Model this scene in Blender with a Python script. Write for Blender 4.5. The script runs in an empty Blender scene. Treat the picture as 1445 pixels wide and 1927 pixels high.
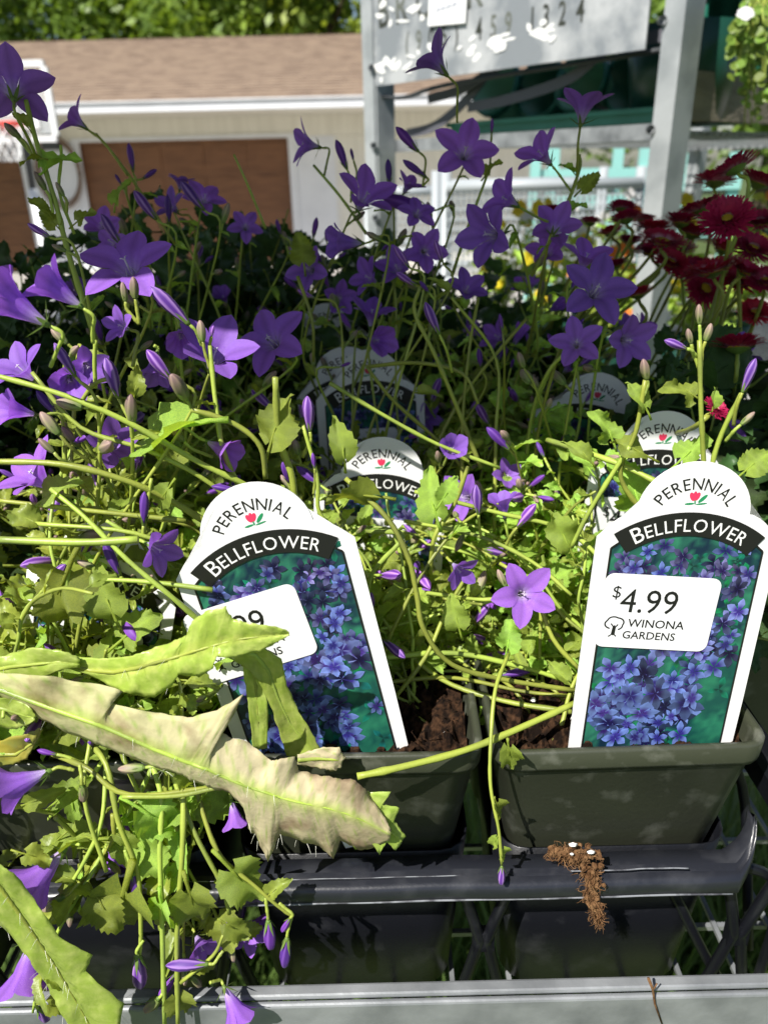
import bpy, math, random
import numpy as np
from mathutils import Vector, Matrix, Euler, Quaternion, noise
R = random.Random(7)
rad = math.radians
sc = bpy.context.scene
COL = sc.collection

# ------------------------------------------------------------------ camera, world, sun, exposure
CAM_Z = 1.5
PITCH, ROLL, F = 24.0, -1.4, 1447.0
CM = Matrix.Rotation(rad(90 - PITCH), 3, 'X') @ Matrix.Rotation(rad(ROLL), 3, 'Z')
CMI = CM.transposed()
cd = bpy.data.cameras.new('camera'); cam = bpy.data.objects.new('camera', cd); COL.objects.link(cam)
cam.matrix_world = Matrix.Translation((0, 0, CAM_Z)) @ CM.to_4x4()
cd.sensor_fit = 'HORIZONTAL'; cd.sensor_width = 26.0; cd.lens = 26.0 * F / 1445.0
cd.clip_start = 0.01; cd.clip_end = 400
cd.dof.use_dof = True; cd.dof.focus_distance = 0.315; cd.dof.aperture_fstop = 11.5
sc.camera = cam
SUN = Vector((-0.40, -0.50, 0.77)).normalized()
w = bpy.data.worlds.new('World'); sc.world = w; w.use_nodes = True
wt = w.node_tree
sky = wt.nodes.new('ShaderNodeTexSky'); sky.sky_type = 'NISHITA'; sky.sun_disc = False
sky.sun_elevation = math.asin(SUN.z); sky.sun_rotation = math.atan2(SUN.x, SUN.y)
wt.links.new(sky.outputs[0], wt.nodes['Background'].inputs[0])
wt.nodes['Background'].inputs[1].default_value = 0.06
sd = bpy.data.lights.new('sun', 'SUN'); sun = bpy.data.objects.new('sun', sd); COL.objects.link(sun)
sd.energy = 5.0; sd.angle = rad(0.5); sd.color = (1.0, 0.96, 0.89)
sun.rotation_euler = SUN.to_track_quat('Z', 'Y').to_euler(); sun.location = SUN * 20
sc.view_settings.view_transform = 'Standard'; sc.view_settings.look = 'None'
sc.view_settings.exposure = 0.62; sc.view_settings.gamma = 1.0
sc.view_settings.use_curve_mapping = False
sc.cycles.max_bounces = 8; sc.cycles.transparent_max_bounces = 12

# ------------------------------------------------------------------ helpers
def P(u, v, Y):
    d = CM @ Vector(((u - 722.5) / F, -(v - 963.5) / F, -1.0))
    k = Y / d.y
    return Vector((d.x * k, Y, CAM_Z + d.z * k))
def PX(p):
    q = CMI @ (Vector(p) - Vector((0, 0, CAM_Z)))
    if q.z > -1e-4: return (-9999, -9999)
    return (722.5 + F * q.x / -q.z, 963.5 - F * q.y / -q.z)
def CV(x, y, z): return (CM @ Vector((x, y, z))).normalized()      # camera frame: right, up, towards the camera

def tag(o, label=None, cat=None, group=None, kind=None):
    if label: o['label'] = label
    if cat: o['category'] = cat
    if group: o['group'] = group
    if kind: o['kind'] = kind
    return o
def thing(name, label, cat, loc=(0, 0, 0), group=None):
    o = bpy.data.objects.new(name, None); COL.objects.link(o); o.location = loc
    o.empty_display_size = 0.02
    return tag(o, label, cat, group)
def link(name, me, parent=None, mtx=None, local=False):
    o = bpy.data.objects.new(name, me); COL.objects.link(o)
    if parent is not None:
        o.parent = parent
        if not local: o.matrix_parent_inverse = Matrix.Translation(-Vector(parent.location)) if parent.type == 'EMPTY' else parent.matrix_basis.inverted()
    if mtx is not None: o.matrix_basis = mtx
    return o

class MB:
    def __init__(s): s.v = []; s.f = []; s.c = []; s.cur = (1, 1, 1); s.mi = []; s.m = 0
    def vert(s, p, c=None): s.v.append(tuple(p)); s.c.append(c or s.cur); return len(s.v) - 1
    def face(s, *i): s.f.append(tuple(i)); s.mi.append(s.m)
    def box(s, c, size, rot=None):
        c = Vector(c); h = Vector(size) / 2; ids = []
        for x in (-1, 1):
            for y in (-1, 1):
                for z in (-1, 1):
                    p = Vector((x * h.x, y * h.y, z * h.z))
                    if rot is not None: p = rot @ p
                    ids.append(s.vert(c + p))
        a = ids
        for q in ((0,1,3,2),(4,6,7,5),(0,4,5,1),(2,3,7,6),(0,2,6,4),(1,5,7,3)): s.face(*[a[i] for i in q])
    def bar(s, a, b, w, h, up=(0, 0, 1)):
        a = Vector(a); b = Vector(b); d = (b - a); L = d.length; d.normalize()
        sx = d.cross(Vector(up)); sx.normalize(); uz = sx.cross(d)
        rot = Matrix((sx, d, uz)).transposed()
        s.box((a + b) / 2, (w, L, h), rot)
    def tube(s, pts, r, n=6, cap=True):
        pts = [Vector(p) for p in pts]; N = len(pts)
        if not hasattr(r, '__len__'): r = [r] * N
        t0 = (pts[1] - pts[0]).normalized()
        up = Vector((0, 0, 1)) if abs(t0.z) < .9 else Vector((1, 0, 0))
        nx = t0.cross(up).normalized(); rings = []
        for i, p in enumerate(pts):
            t = (pts[min(i + 1, N - 1)] - pts[max(i - 1, 0)])
            if t.length < 1e-9: t = t0.copy()
            t.normalize(); nx = (nx - t * nx.dot(t))
            if nx.length < 1e-6: nx = t.orthogonal()
            nx.normalize(); ny = t.cross(nx)
            rings.append([s.vert(p + (nx * math.cos(2*math.pi*k/n) + ny * math.sin(2*math.pi*k/n)) * r[i]) for k in range(n)])
        for i in range(N - 1):
            for k in range(n):
                s.face(rings[i][k], rings[i][(k+1)%n], rings[i+1][(k+1)%n], rings[i+1][k])
        if cap:
            s.face(*reversed(rings[0])); s.face(*rings[-1])
    def lathe(s, prof, n=16, mtx=None, closed=False):
        rings = []
        for r, z in prof:
            ring = []
            for k in range(n):
                p = Vector((r*math.cos(2*math.pi*k/n), r*math.sin(2*math.pi*k/n), z))
                ring.append(s.vert(mtx @ p if mtx is not None else p))
            rings.append(ring)
        for i in range(len(prof) - 1):
            for k in range(n): s.face(rings[i][k], rings[i][(k+1)%n], rings[i+1][(k+1)%n], rings[i+1][k])
        if closed: s.face(*reversed(rings[0])); s.face(*rings[-1])
    def mesh(s, name, mats, smooth=False, col=False):
        me = bpy.data.meshes.new(name); me.from_pydata(s.v, [], s.f)
        for m in (mats if isinstance(mats, (list, tuple)) else [mats]): me.materials.append(m)
        if s.m or any(s.mi): me.polygons.foreach_set('material_index', s.mi)
        if smooth: me.polygons.foreach_set('use_smooth', [True] * len(me.polygons))
        if col:
            a = me.color_attributes.new('Col', 'FLOAT_COLOR', 'POINT')
            a.data.foreach_set('color', [x for c in s.c for x in (c[0], c[1], c[2], 1)])
        me.update(); return me
    def build(s, name, mats, parent=None, smooth=False, col=False): return link(name, s.mesh(name, mats, smooth, col), parent)

def spline(pts, n=5):
    pts = [Vector(p) for p in pts]; out = []
    q = [pts[0] * 2 - pts[1]] + pts + [pts[-1] * 2 - pts[-2]]
    for i in range(1, len(q) - 2):
        for k in range(n):
            t = k / n; a, b, c, d = q[i-1], q[i], q[i+1], q[i+2]
            out.append(.5 * ((2*b) + (c-a)*t + (2*a-5*b+4*c-d)*t*t + (3*b-a-3*c+d)*t**3))
    out.append(pts[-1]); return out

def M(name, col, rough=.5, metal=0, spec=.5, col2=None, vscale=30, vlo=.4, vhi=.65, bump=0, bscale=200, attr=False,
      trans=0, tcol=None, orand=0, stretch=None, alpha=None, detail=4):
    m = bpy.data.materials.new(name); m.use_nodes = True; t = m.node_tree; N = t.nodes; L = t.links
    b = N['Principled BSDF']; out = N['Material Output']
    b.inputs['Roughness'].default_value = rough; b.inputs['Metallic'].default_value = metal
    b.inputs['Specular IOR Level'].default_value = spec
    co = N.new('ShaderNodeTexCoord'); src = co.outputs['Object']
    if stretch:
        mp = N.new('ShaderNodeMapping'); mp.inputs['Scale'].default_value = stretch; L.new(src, mp.inputs[0]); src = mp.outputs[0]
    rgb = N.new('ShaderNodeRGB'); rgb.outputs[0].default_value = (*col, 1); cur = rgb.outputs[0]
    if col2 is not None:
        nz = N.new('ShaderNodeTexNoise'); nz.inputs['Scale'].default_value = vscale; nz.inputs['Detail'].default_value = detail
        L.new(src, nz.inputs['Vector'])
        if orand:
            oi0 = N.new('ShaderNodeObjectInfo'); ad = N.new('ShaderNodeVectorMath'); ad.operation = 'ADD'
            ml = N.new('ShaderNodeMath'); ml.operation = 'MULTIPLY'; ml.inputs[1].default_value = 37.0
            L.new(oi0.outputs['Random'], ml.inputs[0]); L.new(src, ad.inputs[0]); L.new(ml.outputs[0], ad.inputs[1]); L.new(ad.outputs[0], nz.inputs['Vector'])
        mr = N.new('ShaderNodeMapRange'); mr.inputs[1].default_value = vlo; mr.inputs[2].default_value = vhi
        L.new(nz.outputs[0], mr.inputs[0])
        mx = N.new('ShaderNodeMix'); mx.data_type = 'RGBA'; mx.inputs[7].default_value = (*col2, 1)
        L.new(mr.outputs[0], mx.inputs[0]); L.new(cur, mx.inputs[6]); cur = mx.outputs[2]
    if attr:
        at = N.new('ShaderNodeAttribute'); at.attribute_name = 'Col'
        mx = N.new('ShaderNodeMix'); mx.data_type = 'RGBA'; mx.blend_type = 'MULTIPLY'; mx.inputs[0].default_value = 1
        L.new(cur, mx.inputs[6]); L.new(at.outputs['Color'], mx.inputs[7]); cur = mx.outputs[2]
    if orand:
        oi = N.new('ShaderNodeObjectInfo'); hs = N.new('ShaderNodeHueSaturation')
        m1 = N.new('ShaderNodeMapRange'); m1.inputs[3].default_value = 1 - orand; m1.inputs[4].default_value = 1 + orand
        m2 = N.new('ShaderNodeMapRange'); m2.inputs[3].default_value = .5 - orand*.07; m2.inputs[4].default_value = .5 + orand*.07
        L.new(oi.outputs['Random'], m1.inputs[0]); L.new(oi.outputs['Random'], m2.inputs[0])
        L.new(m1.outputs[0], hs.inputs['Value']); L.new(m2.outputs[0], hs.inputs['Hue']); L.new(cur, hs.inputs['Color']); cur = hs.outputs[0]
    L.new(cur, b.inputs['Base Color'])
    if bump:
        nz2 = N.new('ShaderNodeTexNoise'); nz2.inputs['Scale'].default_value = bscale; nz2.inputs['Detail'].default_value = 3
        L.new(src, nz2.inputs['Vector']); bp = N.new('ShaderNodeBump'); bp.inputs['Strength'].default_value = bump
        bp.inputs['Distance'].default_value = .3 / bscale
        L.new(nz2.outputs[0], bp.inputs['Height']); L.new(bp.outputs[0], b.inputs['Normal'])
    if trans:
        tr = N.new('ShaderNodeBsdfTranslucent'); ms = N.new('ShaderNodeMixShader'); ms.inputs[0].default_value = trans
        if tcol:
            mt = N.new('ShaderNodeMix'); mt.data_type = 'RGBA'; mt.blend_type = 'MULTIPLY'; mt.inputs[0].default_value = 1
            mt.inputs[7].default_value = (*tcol, 1); L.new(cur, mt.inputs[6]); L.new(mt.outputs[2], tr.inputs[0])
        else: L.new(cur, tr.inputs[0])
        L.new(b.outputs[0], ms.inputs[1]); L.new(tr.outputs[0], ms.inputs[2]); L.new(ms.outputs[0], out.inputs[0])
    if alpha is not None: b.inputs['Alpha'].default_value = alpha
    return m

m_leaf = M('leaf_green', (.40, .53, .085), .40, spec=.5, col2=(.27, .41, .075), vscale=60, bump=.5, bscale=420, attr=True, trans=.42, tcol=(1.3, 1.2, .45), orand=.36)
m_leaf_shade = M('leaf_shade_tone', (.055, .105, .03), .45, spec=.4, col2=(.035, .075, .022), vscale=60, bump=.5, bscale=420, attr=True, trans=.25, tcol=(1.2, 1.2, .5), orand=.3)  # leaf colour darkened to stand in for deep shade behind the lit plants
m_stem = M('stem_green', (.39, .47, .075), .42, col2=(.23, .28, .06), vscale=38, vlo=.45, vhi=.7, bump=.35, bscale=900, trans=.12, orand=.25)
m_petal = M('petal_violet', (.29, .115, .64), .5, spec=.3, col2=(.40, .19, .70), vscale=90, bump=.15, bscale=500, attr=True, trans=.42, tcol=(1.1, .8, 1.15), orand=.14)
m_bud = M('bud_violet', (.19, .07, .40), .5, spec=.3, attr=True, trans=.15, orand=.2)
m_budg = M('bud_green', (1, 1, 1), .5, spec=.3, attr=True, trans=.15, orand=.2)
m_calyx = M('calyx_green', (.20, .30, .06), .45, col2=(.13, .2, .05), vscale=200, trans=.3, orand=.2)
m_pistil = M('pistil_white', (.75, .68, .78), .5, trans=.3)
m_wither = M('withered_leaf', (.64, .565, .36), .7, spec=.25, col2=(.33, .235, .15), vscale=60, vlo=.52, vhi=.72, bump=.35, bscale=300, attr=True, trans=.28, detail=6)
m_weed = M('weed_leaf', (.39, .52, .085), .33, spec=.6, col2=(.50, .60, .15), vscale=220, bump=.4, bscale=900, attr=True, trans=.35, tcol=(1.2, 1.15, .5), orand=.08)
m_hair = M('leaf_hair', (.8, .8, .7), .5, trans=.3)
m_tagw = M('tag_plastic', (.80, .80, .80), .32, spec=.45, col2=(.66, .655, .63), vscale=55, vlo=.58, vhi=.85, bump=.05, bscale=200, detail=8)
m_ink = M('ink_black', (.012, .012, .012), .35)
m_white = M('ink_white', (.8, .8, .78), .35)
m_red = M('ink_red', (.70, .04, .11), .35); m_grn = M('ink_green', (.02, .25, .10), .35)
m_pic = M('printed_picture', (1, 1, 1), .3, attr=True)
m_stick = M('sticker_paper', (.77, .77, .79), .42, spec=.35, bump=.05, bscale=300)
m_pot = M('pot_olive_plastic', (.046, .051, .034), .36, spec=.45, col2=(.125, .13, .105), vscale=70, vlo=.55, vhi=.72, bump=.12, bscale=500, detail=8)
m_soil = M('potting_soil', (.007, .0035, .002), .95, spec=.15, col2=(.065, .032, .016), vscale=300, vlo=.42, vhi=.72, bump=1, bscale=900)
m_tray = M('tray_black_plastic', (.006, .0065, .009), .34, spec=.45, col2=(.03, .031, .035), vscale=60, vlo=.55, vhi=.85, bump=.15, bscale=600, detail=8)
m_bar = M('tray_bar_plastic', (.016, .0175, .024), .30, spec=.55, col2=(.045, .047, .055), vscale=60, vlo=.5, vhi=.8, bump=.15, bscale=600, detail=8)
m_scuff = M('scuffed_plastic_edge', (.20, .21, .23), .5, col2=(.05, .05, .06), vscale=120, vlo=.45, vhi=.6)
m_galv = M('galvanised_steel', (.33, .345, .36), .42, metal=.35, col2=(.15, .16, .17), vscale=34, vlo=.35, vhi=.7, bump=.12, bscale=160, detail=7)
m_galvd = M('galvanised_sign', (.25, .27, .29), .5, metal=.25, col2=(.50, .51, .52), vscale=14, vlo=.44, vhi=.62, bump=.1, bscale=90, detail=5)
m_post = M('galvanised_post', (.38, .40, .41), .5, metal=.15, col2=(.27, .29, .30), vscale=18, bump=.1, bscale=120, detail=7)
m_darksteel = M('dark_steel', (.05, .055, .06), .5, metal=.2)
m_root = M('root_fibre', (.10, .048, .02), .9, col2=(.20, .11, .05), vscale=300, spec=.2)
m_perl = M('perlite', (.8, .8, .78), .9, bump=.5, bscale=900)

# ------------------------------------------------------------------ ground
def quad_obj(name, pts, m, kind='structure', parent=None):
    b = MB(); b.face(*[b.vert(p) for p in pts]); o = b.build(name, m, parent)
    if kind: o['kind'] = kind
    return o
m_lawn = M('lawn', (.05, .085, .02), .9, col2=(.09, .12, .03), vscale=3, bump=.6, bscale=40)
m_drive = M('driveway_gravel', (.42, .40, .37), .95, col2=(.30, .28, .26), vscale=12, bump=.7, bscale=60, detail=8)
quad_obj('ground', [(-150, -60, 0), (150, -60, 0), (150, 250, 0), (-150, 250, 0)], m_lawn)
quad_obj('driveway', [(-7, 2.3, .004), (6, 2.3, .004), (6, 14.0, .004), (-7, 14.0, .004)], m_drive)

# ------------------------------------------------------------------ garage
m_siding = M('cream_siding', (.76, .73, .65), .6, col2=(.69, .66, .58), vscale=2, stretch=(6, 6, .6))
m_trim = M('white_trim', (.72, .73, .76), .5, col2=(.66, .67, .70), vscale=3)
m_brown = M('brown_door', (.19, .08, .030), .55, col2=(.14, .056, .02), vscale=3, stretch=(1, 1, 8))
m_roof = M('asphalt_shingle', (.30, .225, .165), .9, col2=(.215, .155, .115), vscale=1.6, vlo=.42, vhi=.6, stretch=(2.2, 6, 6), bump=.6, bscale=30, detail=8)
GY = 14.0
x0, x1 = -9.5, 3.1
dx0, dx1 = P(160, 380, GY).x, P(556, 380, GY).x
hx = P(52, 380, GY).x
hz = P(360, 260, GY).z; ez = P(400, 190, GY).z; OV = 1.3; ez = P(400, 190, GY - OV).z; cz = P(722, 62, GY + 3.6).z
g = thing('garage', 'long low garage with tan shingle roof and brown doors behind the plants', 'building', ((x0 + x1) / 2, GY + 3.6, 0))
b = MB(); T = .2
def wallbox(b, xa, xb, za, zb, y=GY, t=T): b.box(((xa + xb) / 2, y + t / 2, (za + zb) / 2), (xb - xa, t, zb - za))
wallbox(b, x0, x1, hz, ez + .3)
b.build('upper_wall', m_siding, g)
b = MB(); wallbox(b, hx, dx0, 0, hz - .003); b.build('wall_pier', m_trim, g)
b = MB(); wallbox(b, dx1, P(640, 380, GY).x, 0, hz - .003); b.build('wall_pier', m_trim, g)
b = MB(); wallbox(b, P(640, 380, GY).x + .002, x1, 0, hz - .003); b.build('side_wall', m_siding, g)
xg = P(635, 380, GY).x
while xg < x1:                                      # board joints as battens
    b = MB(); wallbox(b, xg, xg + .03, .02, ez - .02, GY - .012, .012); b.build('batten', m_siding, g); xg += .30
b = MB()
for xa in (x0, x1 - .2): b.box((xa + .1, GY + 3.7, 1.3), (.2, 6.9, 2.6))
b.box(((x0 + x1) / 2, GY + 7.2, 1.3), (x1 - x0 - .5, .2, 2.6)); b.build('rear_walls', m_siding, g)
for (xa, xb) in ((dx0, dx1), (x0 + .6, hx)):
    b = MB(); wallbox(b, xa, xb, .02, hz - .01, GY + .12, .05); d = b.build('garage_door', m_brown, g)
    n = 5; pw = (xb - xa) / n
    for i in range(n):
        for j in range(4):
            ph = (hz - .04) / 4; b = MB()
            b.box((xa + pw * (i + .5), GY + .112, .02 + ph * (j + .5)), (pw * .80, .02, ph * .74)); b.build('panel', m_brown, d)
for xa in (dx0, dx1):
    b = MB(); wallbox(b, xa - .06, xa + .06, .01, hz - .02, GY - .02, .03); b.build('door_trim', m_trim, g)
b = MB(); wallbox(b, dx0 - .06, dx1 + .06, hz - .018, hz + .04, GY - .03, .03); b.build('door_trim', m_trim, g)
# roof: stepped shingle courses
ry0, ry1 = GY - OV, GY + 3.6; rz0 = ez + .0; n = 26
rf = MB()
for i in range(n):
    ya = ry0 + (ry1 - ry0) * i / n; yb = ry0 + (ry1 - ry0) * (i + 1) / n + .05
    za = rz0 + (cz - rz0) * i / n + .03; zb = rz0 + (cz - rz0) * (i + 1) / n + .012
    a = [rf.vert(p) for p in ((x0 - .3, ya, za), (x1 + .3, ya, za), (x1 + .3, yb, zb), (x0 - .3, yb, zb))]; rf.face(*a)
    c = [rf.vert(p) for p in ((x0 - .3, ya, za - .028), (x1 + .3, ya, za - .028))]; rf.face(c[0], c[1], a[1], a[0])
a = [rf.vert(p) for p in ((x0 - .3, ry1, cz + .02), (x1 + .3, ry1, cz + .02), (x1 + .3, GY + 7.8, rz0), (x0 - .3, GY + 7.8, rz0))]; rf.face(*a)
roof = rf.build('roof', m_roof, g)
for xa in (x0 - .05, x1 + .05 - .1):
    b = MB(); ids = [b.vert(p) for p in ((xa, GY, ez), (xa, ry1, cz - .02), (xa, GY + 7.4, ez))]
    ids2 = [b.vert((p[0] + .1, p[1], p[2])) for p in ((xa, GY, ez), (xa, ry1, cz - .02), (xa, GY + 7.4, ez))]
    b.face(*ids); b.face(*reversed(ids2)); b.face(ids[0], ids2[0], ids2[1], ids[1]); b.face(ids[1], ids2[1], ids2[2], ids[2]); b.build('gable_wall', m_siding, g)
b = MB(); b.box(((x0 + x1) / 2, ry0 - .06, rz0 - .055), (x1 - x0 + .6, .12, .13)); b.box(((x0 + x1) / 2, ry0 - .08, rz0 + .012), (x1 - x0 + .6, .15, .02))
b.build('gutter', m_trim, roof)
b = MB(); b.box(((x0 + x1) / 2, GY - OV / 2 - .005, rz0 - .10), (x1 - x0 + .4, OV - .02, .02)); b.build('soffit', m_siding, roof)
# hose on the pier
hc = P(112, 325, GY - .06)
h = thing('garden_hose', 'brown garden hose coiled on the white garage pier', 'hose', (hc.x, hc.y, hc.z))
m_hose = M('hose_rubber', (.20, .13, .09), .5)
for k in range(4):
    b = MB(); rr = .36 + .025 * k
    b.tube([(hc.x + rr * .85 * math.cos(a), hc.y - .02 * k, hc.z + rr * 1.25 * math.sin(a)) for a in [2*math.pi*i/28 for i in range(29)]], .013, 6); b.build('coil', m_hose, h, True)
b = MB(); b.box((hc.x - .05, hc.y, hc.z + .46), (.26, .14, .22)); b.build('bracket', m_darksteel, h)
# basketball hoop
HY = 7.6
hp0 = P(-75, 122, HY); hp1 = P(107, 260, HY)
h = thing('basketball_hoop', 'clear backboard basketball hoop with white frame and red rim', 'basketball hoop', ((hp0.x + hp1.x) / 2, HY + .5, 0))
m_clear = M('clear_acrylic', (.75, .8, .85), .1, alpha=.28)
m_wpaint = M('white_paint', (.78, .79, .80), .4); m_rim = M('rim_red', (.75, .06, .04), .4)
b = MB(); b.box(((hp0.x + hp1.x) / 2, HY, (hp0.z + hp1.z) / 2), (hp1.x - hp0.x - .08, .012, hp0.z - hp1.z - .08)); bb = b.build('backboard', m_clear, h)
b = MB(); X0, X1, Z1, Z0 = hp0.x, hp1.x, hp0.z, hp1.z
for a_, c_ in (((X0, HY, Z0), (X1, HY, Z0)), ((X0, HY, Z1), (X1, HY, Z1)), ((X0, HY, Z0 + .026), (X0, HY, Z1 - .026)), ((X1, HY, Z0 + .026), (X1, HY, Z1 - .026))):
    b.bar(a_, c_, .05, .05, (0, 1, 0))
b.build('frame', m_wpaint, bb)
xm = (X0 + X1) / 2; zr = Z0 + .10
b = MB()
for (za, xa, xb) in ((Z0 + .1, -.2, .2), (Z0 + .42, -.2, .2)): b.box((xm, HY - .012, za), (.46, .008, .035))
for xa in (-.215, .215): b.box((xm + xa, HY - .012, Z0 + .26), (.035, .008, .28))
b.build('target_square', m_wpaint, bb)
b = MB(); b.tube([(xm + .21 * math.cos(a), HY - .33 + .21 * math.sin(a), zr) for a in [2*math.pi*i/24 for i in range(25)]], .012, 6)
b.box((xm, HY - .06, zr - .01), (.14, .12, .10)); b.build('rim', m_rim, h, True)
b = MB()
for k in range(12):
    for sgn in (-1, 1):
        pts = []
        for j in range(5):
            a = 2*math.pi*(k + sgn * j * .5)/12; rr = .205 - .02 * j
            pts.append((xm + rr * math.cos(a), HY - .33 + rr * math.sin(a), zr - .07 * j))
        b.tube(pts, .006, 4)
b.build('net', m_wpaint, h)
p0 = P(48, 262, HY + .35); b = MB(); b.tube([(p0.x - .02, p0.y, p0.z - .42), (p0.x, HY + .35, p0.z + .25), (xm + .1, HY + .05, Z0 + .3)], .035, 8); b.build('pole_neck', m_darksteel, h, True)
b = MB(); b.tube([(p0.x - .02, p0.y, p0.z - .42), (p0.x - .02, p0.y, 0)], .045, 8); b.build('pole', m_wpaint, h, True)
b = MB(); b.box((p0.x - .02, p0.y + .2, .1), (.6, .9, .2)); b.build('base', m_darksteel, h)

# ------------------------------------------------------------------ trees behind the garage
m_bark = M('bark', (.10, .075, .05), .9, col2=(.06, .045, .03), vscale=12, bump=.8, bscale=20)
m_tl = [M('tree_leaves', c, .5, col2=c2, vscale=1.5, trans=.35, tcol=(1.2, 1.2, .5)) for c, c2 in (((.28, .40, .06), (.12, .20, .03)), ((.20, .31, .05), (.09, .16, .026)), ((.36, .44, .07), (.17, .25, .04)))]
def tree(x, y, hgt, rx, k, label, nl=3600):
    rr = random.Random(int(x * 91) + 5)
    t = thing('leafy_tree', label, 'tree', (x, y, 0), 'trees behind the garage')
    b = MB(); b.tube(spline([(x, y, 0), (x + .1, y, hgt * .3), (x - .1, y + .1, hgt * .6), (x, y, hgt * .9)], 4), [.22 - .014 * i for i in range(13)], 8)
    cl = []
    for i in range(9):
        a = rr.uniform(0, 6.28); z0 = hgt * rr.uniform(.25, .7); e = Vector((x + rx * .7 * math.cos(a), y + rx * .7 * math.sin(a), z0 + hgt * rr.uniform(.05, .25)))
        b.tube([(x, y, z0), ((x + e.x) / 2, (y + e.y) / 2, (z0 + e.z) / 2 + .15), e], [.08, .05, .02], 5); cl.append(e)
    b.build('trunk', m_bark, t, True)
    for i in range(26):
        a = rr.uniform(0, 6.28); q = rr.uniform(.2, 1) ** .5 * rx; cl.append(Vector((x + q * math.cos(a), y + q * math.sin(a), hgt * rr.uniform(.28, 1.0))))
    b = MB()
    for i in range(nl):
        c = rr.choice(cl); p = c + Vector((rr.gauss(0, .42), rr.gauss(0, .42), rr.gauss(0, .36)))
        s = rr.uniform(.08, .19); n = Vector((rr.gauss(0, 1), rr.gauss(0, 1), rr.gauss(.5, 1))).normalized(); o = n.orthogonal().normalized(); o = Quaternion(n, rr.uniform(0, 6.28)) @ o; q = n.cross(o)
        b.face(*[b.vert(p + o * s * x_ + q * s * y_) for x_, y_ in ((-1, 0), (0, -.55), (1, 0), (0, .55))])
    cr = b.build('crown', m_tl[k], t); cr['kind'] = 'stuff'
for i, (u, Y, hg, rx, k, lb) in enumerate(((-60, 22, 7, 2.6, 0, 'leafy tree over the roof behind the basketball backboard'), (140, 23, 7.2, 2.5, 1, 'darker leafy tree behind the left half of the garage roof'),
    (330, 22.5, 7, 2.3, 0, 'broad leafy tree behind the middle of the garage roof'), (480, 24, 6.6, 2.1, 1, 'leafy tree behind the roof with blue sky gaps beside it'),
    (625, 23, 7, 1.9, 2, 'yellowish green tree behind the roof next to the sign post'), (1020, 24, 7, 3, 1, 'leafy tree hidden mostly behind the metal sign panel'), (1480, 18, 7, 3.2, 1, 'dark leafy tree at the right behind the hanging basket'))):
    tree(P(u, 60, Y).x, Y, hg, rx, k, lb, 6500)

# ------------------------------------------------------------------ text helper
def text_vf(s, size=1.0, bold=0.0, sx=1.0, res=3):
    c = bpy.data.curves.new('t', 'FONT'); c.body = s; c.size = size; c.resolution_u = res; c.offset = bold
    o = bpy.data.objects.new('t', c); COL.objects.link(o)
    me = bpy.data.meshes.new_from_object(o.evaluated_get(bpy.context.evaluated_depsgraph_get()))
    v = [Vector((p.co.x * sx, p.co.y, 0)) for p in me.vertices]; f = [tuple(p.vertices) for p in me.polygons]
    bpy.data.objects.remove(o); bpy.data.curves.remove(c); bpy.data.meshes.remove(me)
    mn = min(p.x for p in v); v = [Vector((p.x - mn, p.y, 0)) for p in v]
    return v, f, max(p.x for p in v)

# ------------------------------------------------------------------ sign trolley
def up(u, v, Y): return P(u, v, Y)
A = P(693, 165, 1.65); B = P(1237, 85, 1.2)
zp = (A.z + B.z) / 2
A2 = Vector((A.x, A.y, 0)); B2 = Vector((B.x, B.y, 0))
e1 = (B2 - A2).normalized(); e2 = Vector((-e1.y, e1.x, 0)); 
if e2.y < 0: e2 = -e2
W1 = (B2 - A2).length; LT = 1.25
def TR(a, c, z): return A2 + e1 * a + e2 * c + Vector((0, 0, z))
tr = thing('plant_trolley', 'galvanised plant trolley with stencilled sign panel standing behind the flowers', 'trolley', A2 + e1 * W1 / 2 + e2 * LT / 2)
rotT = Matrix((e1, e2, Vector((0, 0, 1)))).transposed()
def tbox(b, a0, a1, c0, c1, z0, z1): b.box(TR((a0 + a1) / 2, (c0 + c1) / 2, (z0 + z1) / 2), (a1 - a0, c1 - c0, z1 - z0), rotT)
PWD = .030
for (a, c) in ((-PWD / 2, 0), (W1 - PWD / 2 + .02, 0), (-PWD / 2, LT), (W1 - PWD / 2 + .02, LT)):
    b = MB(); tbox(b, a, a + PWD, c, c + .005, .12, 2.1)                # angle iron: front face and inner flange
    ai = a + PWD - .005 if a > .1 else a + PWD - .002
    tbox(b, ai, ai + .005, c + .005, c + .05, .12, 2.1)
    po = b.build('post', m_post, tr)
    for k in range(8):
        bo = MB(); z = zp - .75 + .13 * k
        bo.lathe([(0.0, -.005), (.006, -.003), (.006, .003)], 8, Matrix.Translation(TR(a + (.0 if a > .1 else PWD), c - .004, z)) @ Matrix.Rotation(rad(90), 4, 'X')); bo.build('bolt', m_galv, po, True)
b = MB(); tbox(b, PWD / 2 - .006, W1 - PWD / 2 - .006, .004, .007, zp, zp + .30); pan = b.build('sign_panel', m_galvd, tr)
m_cut = M('stencil_dark', (.03, .034, .025), .6, col2=(.12, .13, .11), vscale=18, vlo=.5, vhi=.6)
def sign_text(s, px, z, size, sx, gap):
    x = px
    for ch in s:
        if ch == ' ': x += gap * 1.2; continue
        v, f, wd = text_vf(ch, size, .0007, sx)
        b = MB(); ids = [b.vert(TR(x + p.x, .0036, z + p.y)) for p in v]
        for q in f: b.face(*[ids[i] for i in q])
        b.build('letter', m_cut, pan); x += wd + gap
sign_text('(905) 459 1324', .10, zp + .046, .044, .66, .0175)
sign_text('BROOK', .030, zp + .092, .075, .72, .020)
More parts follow.
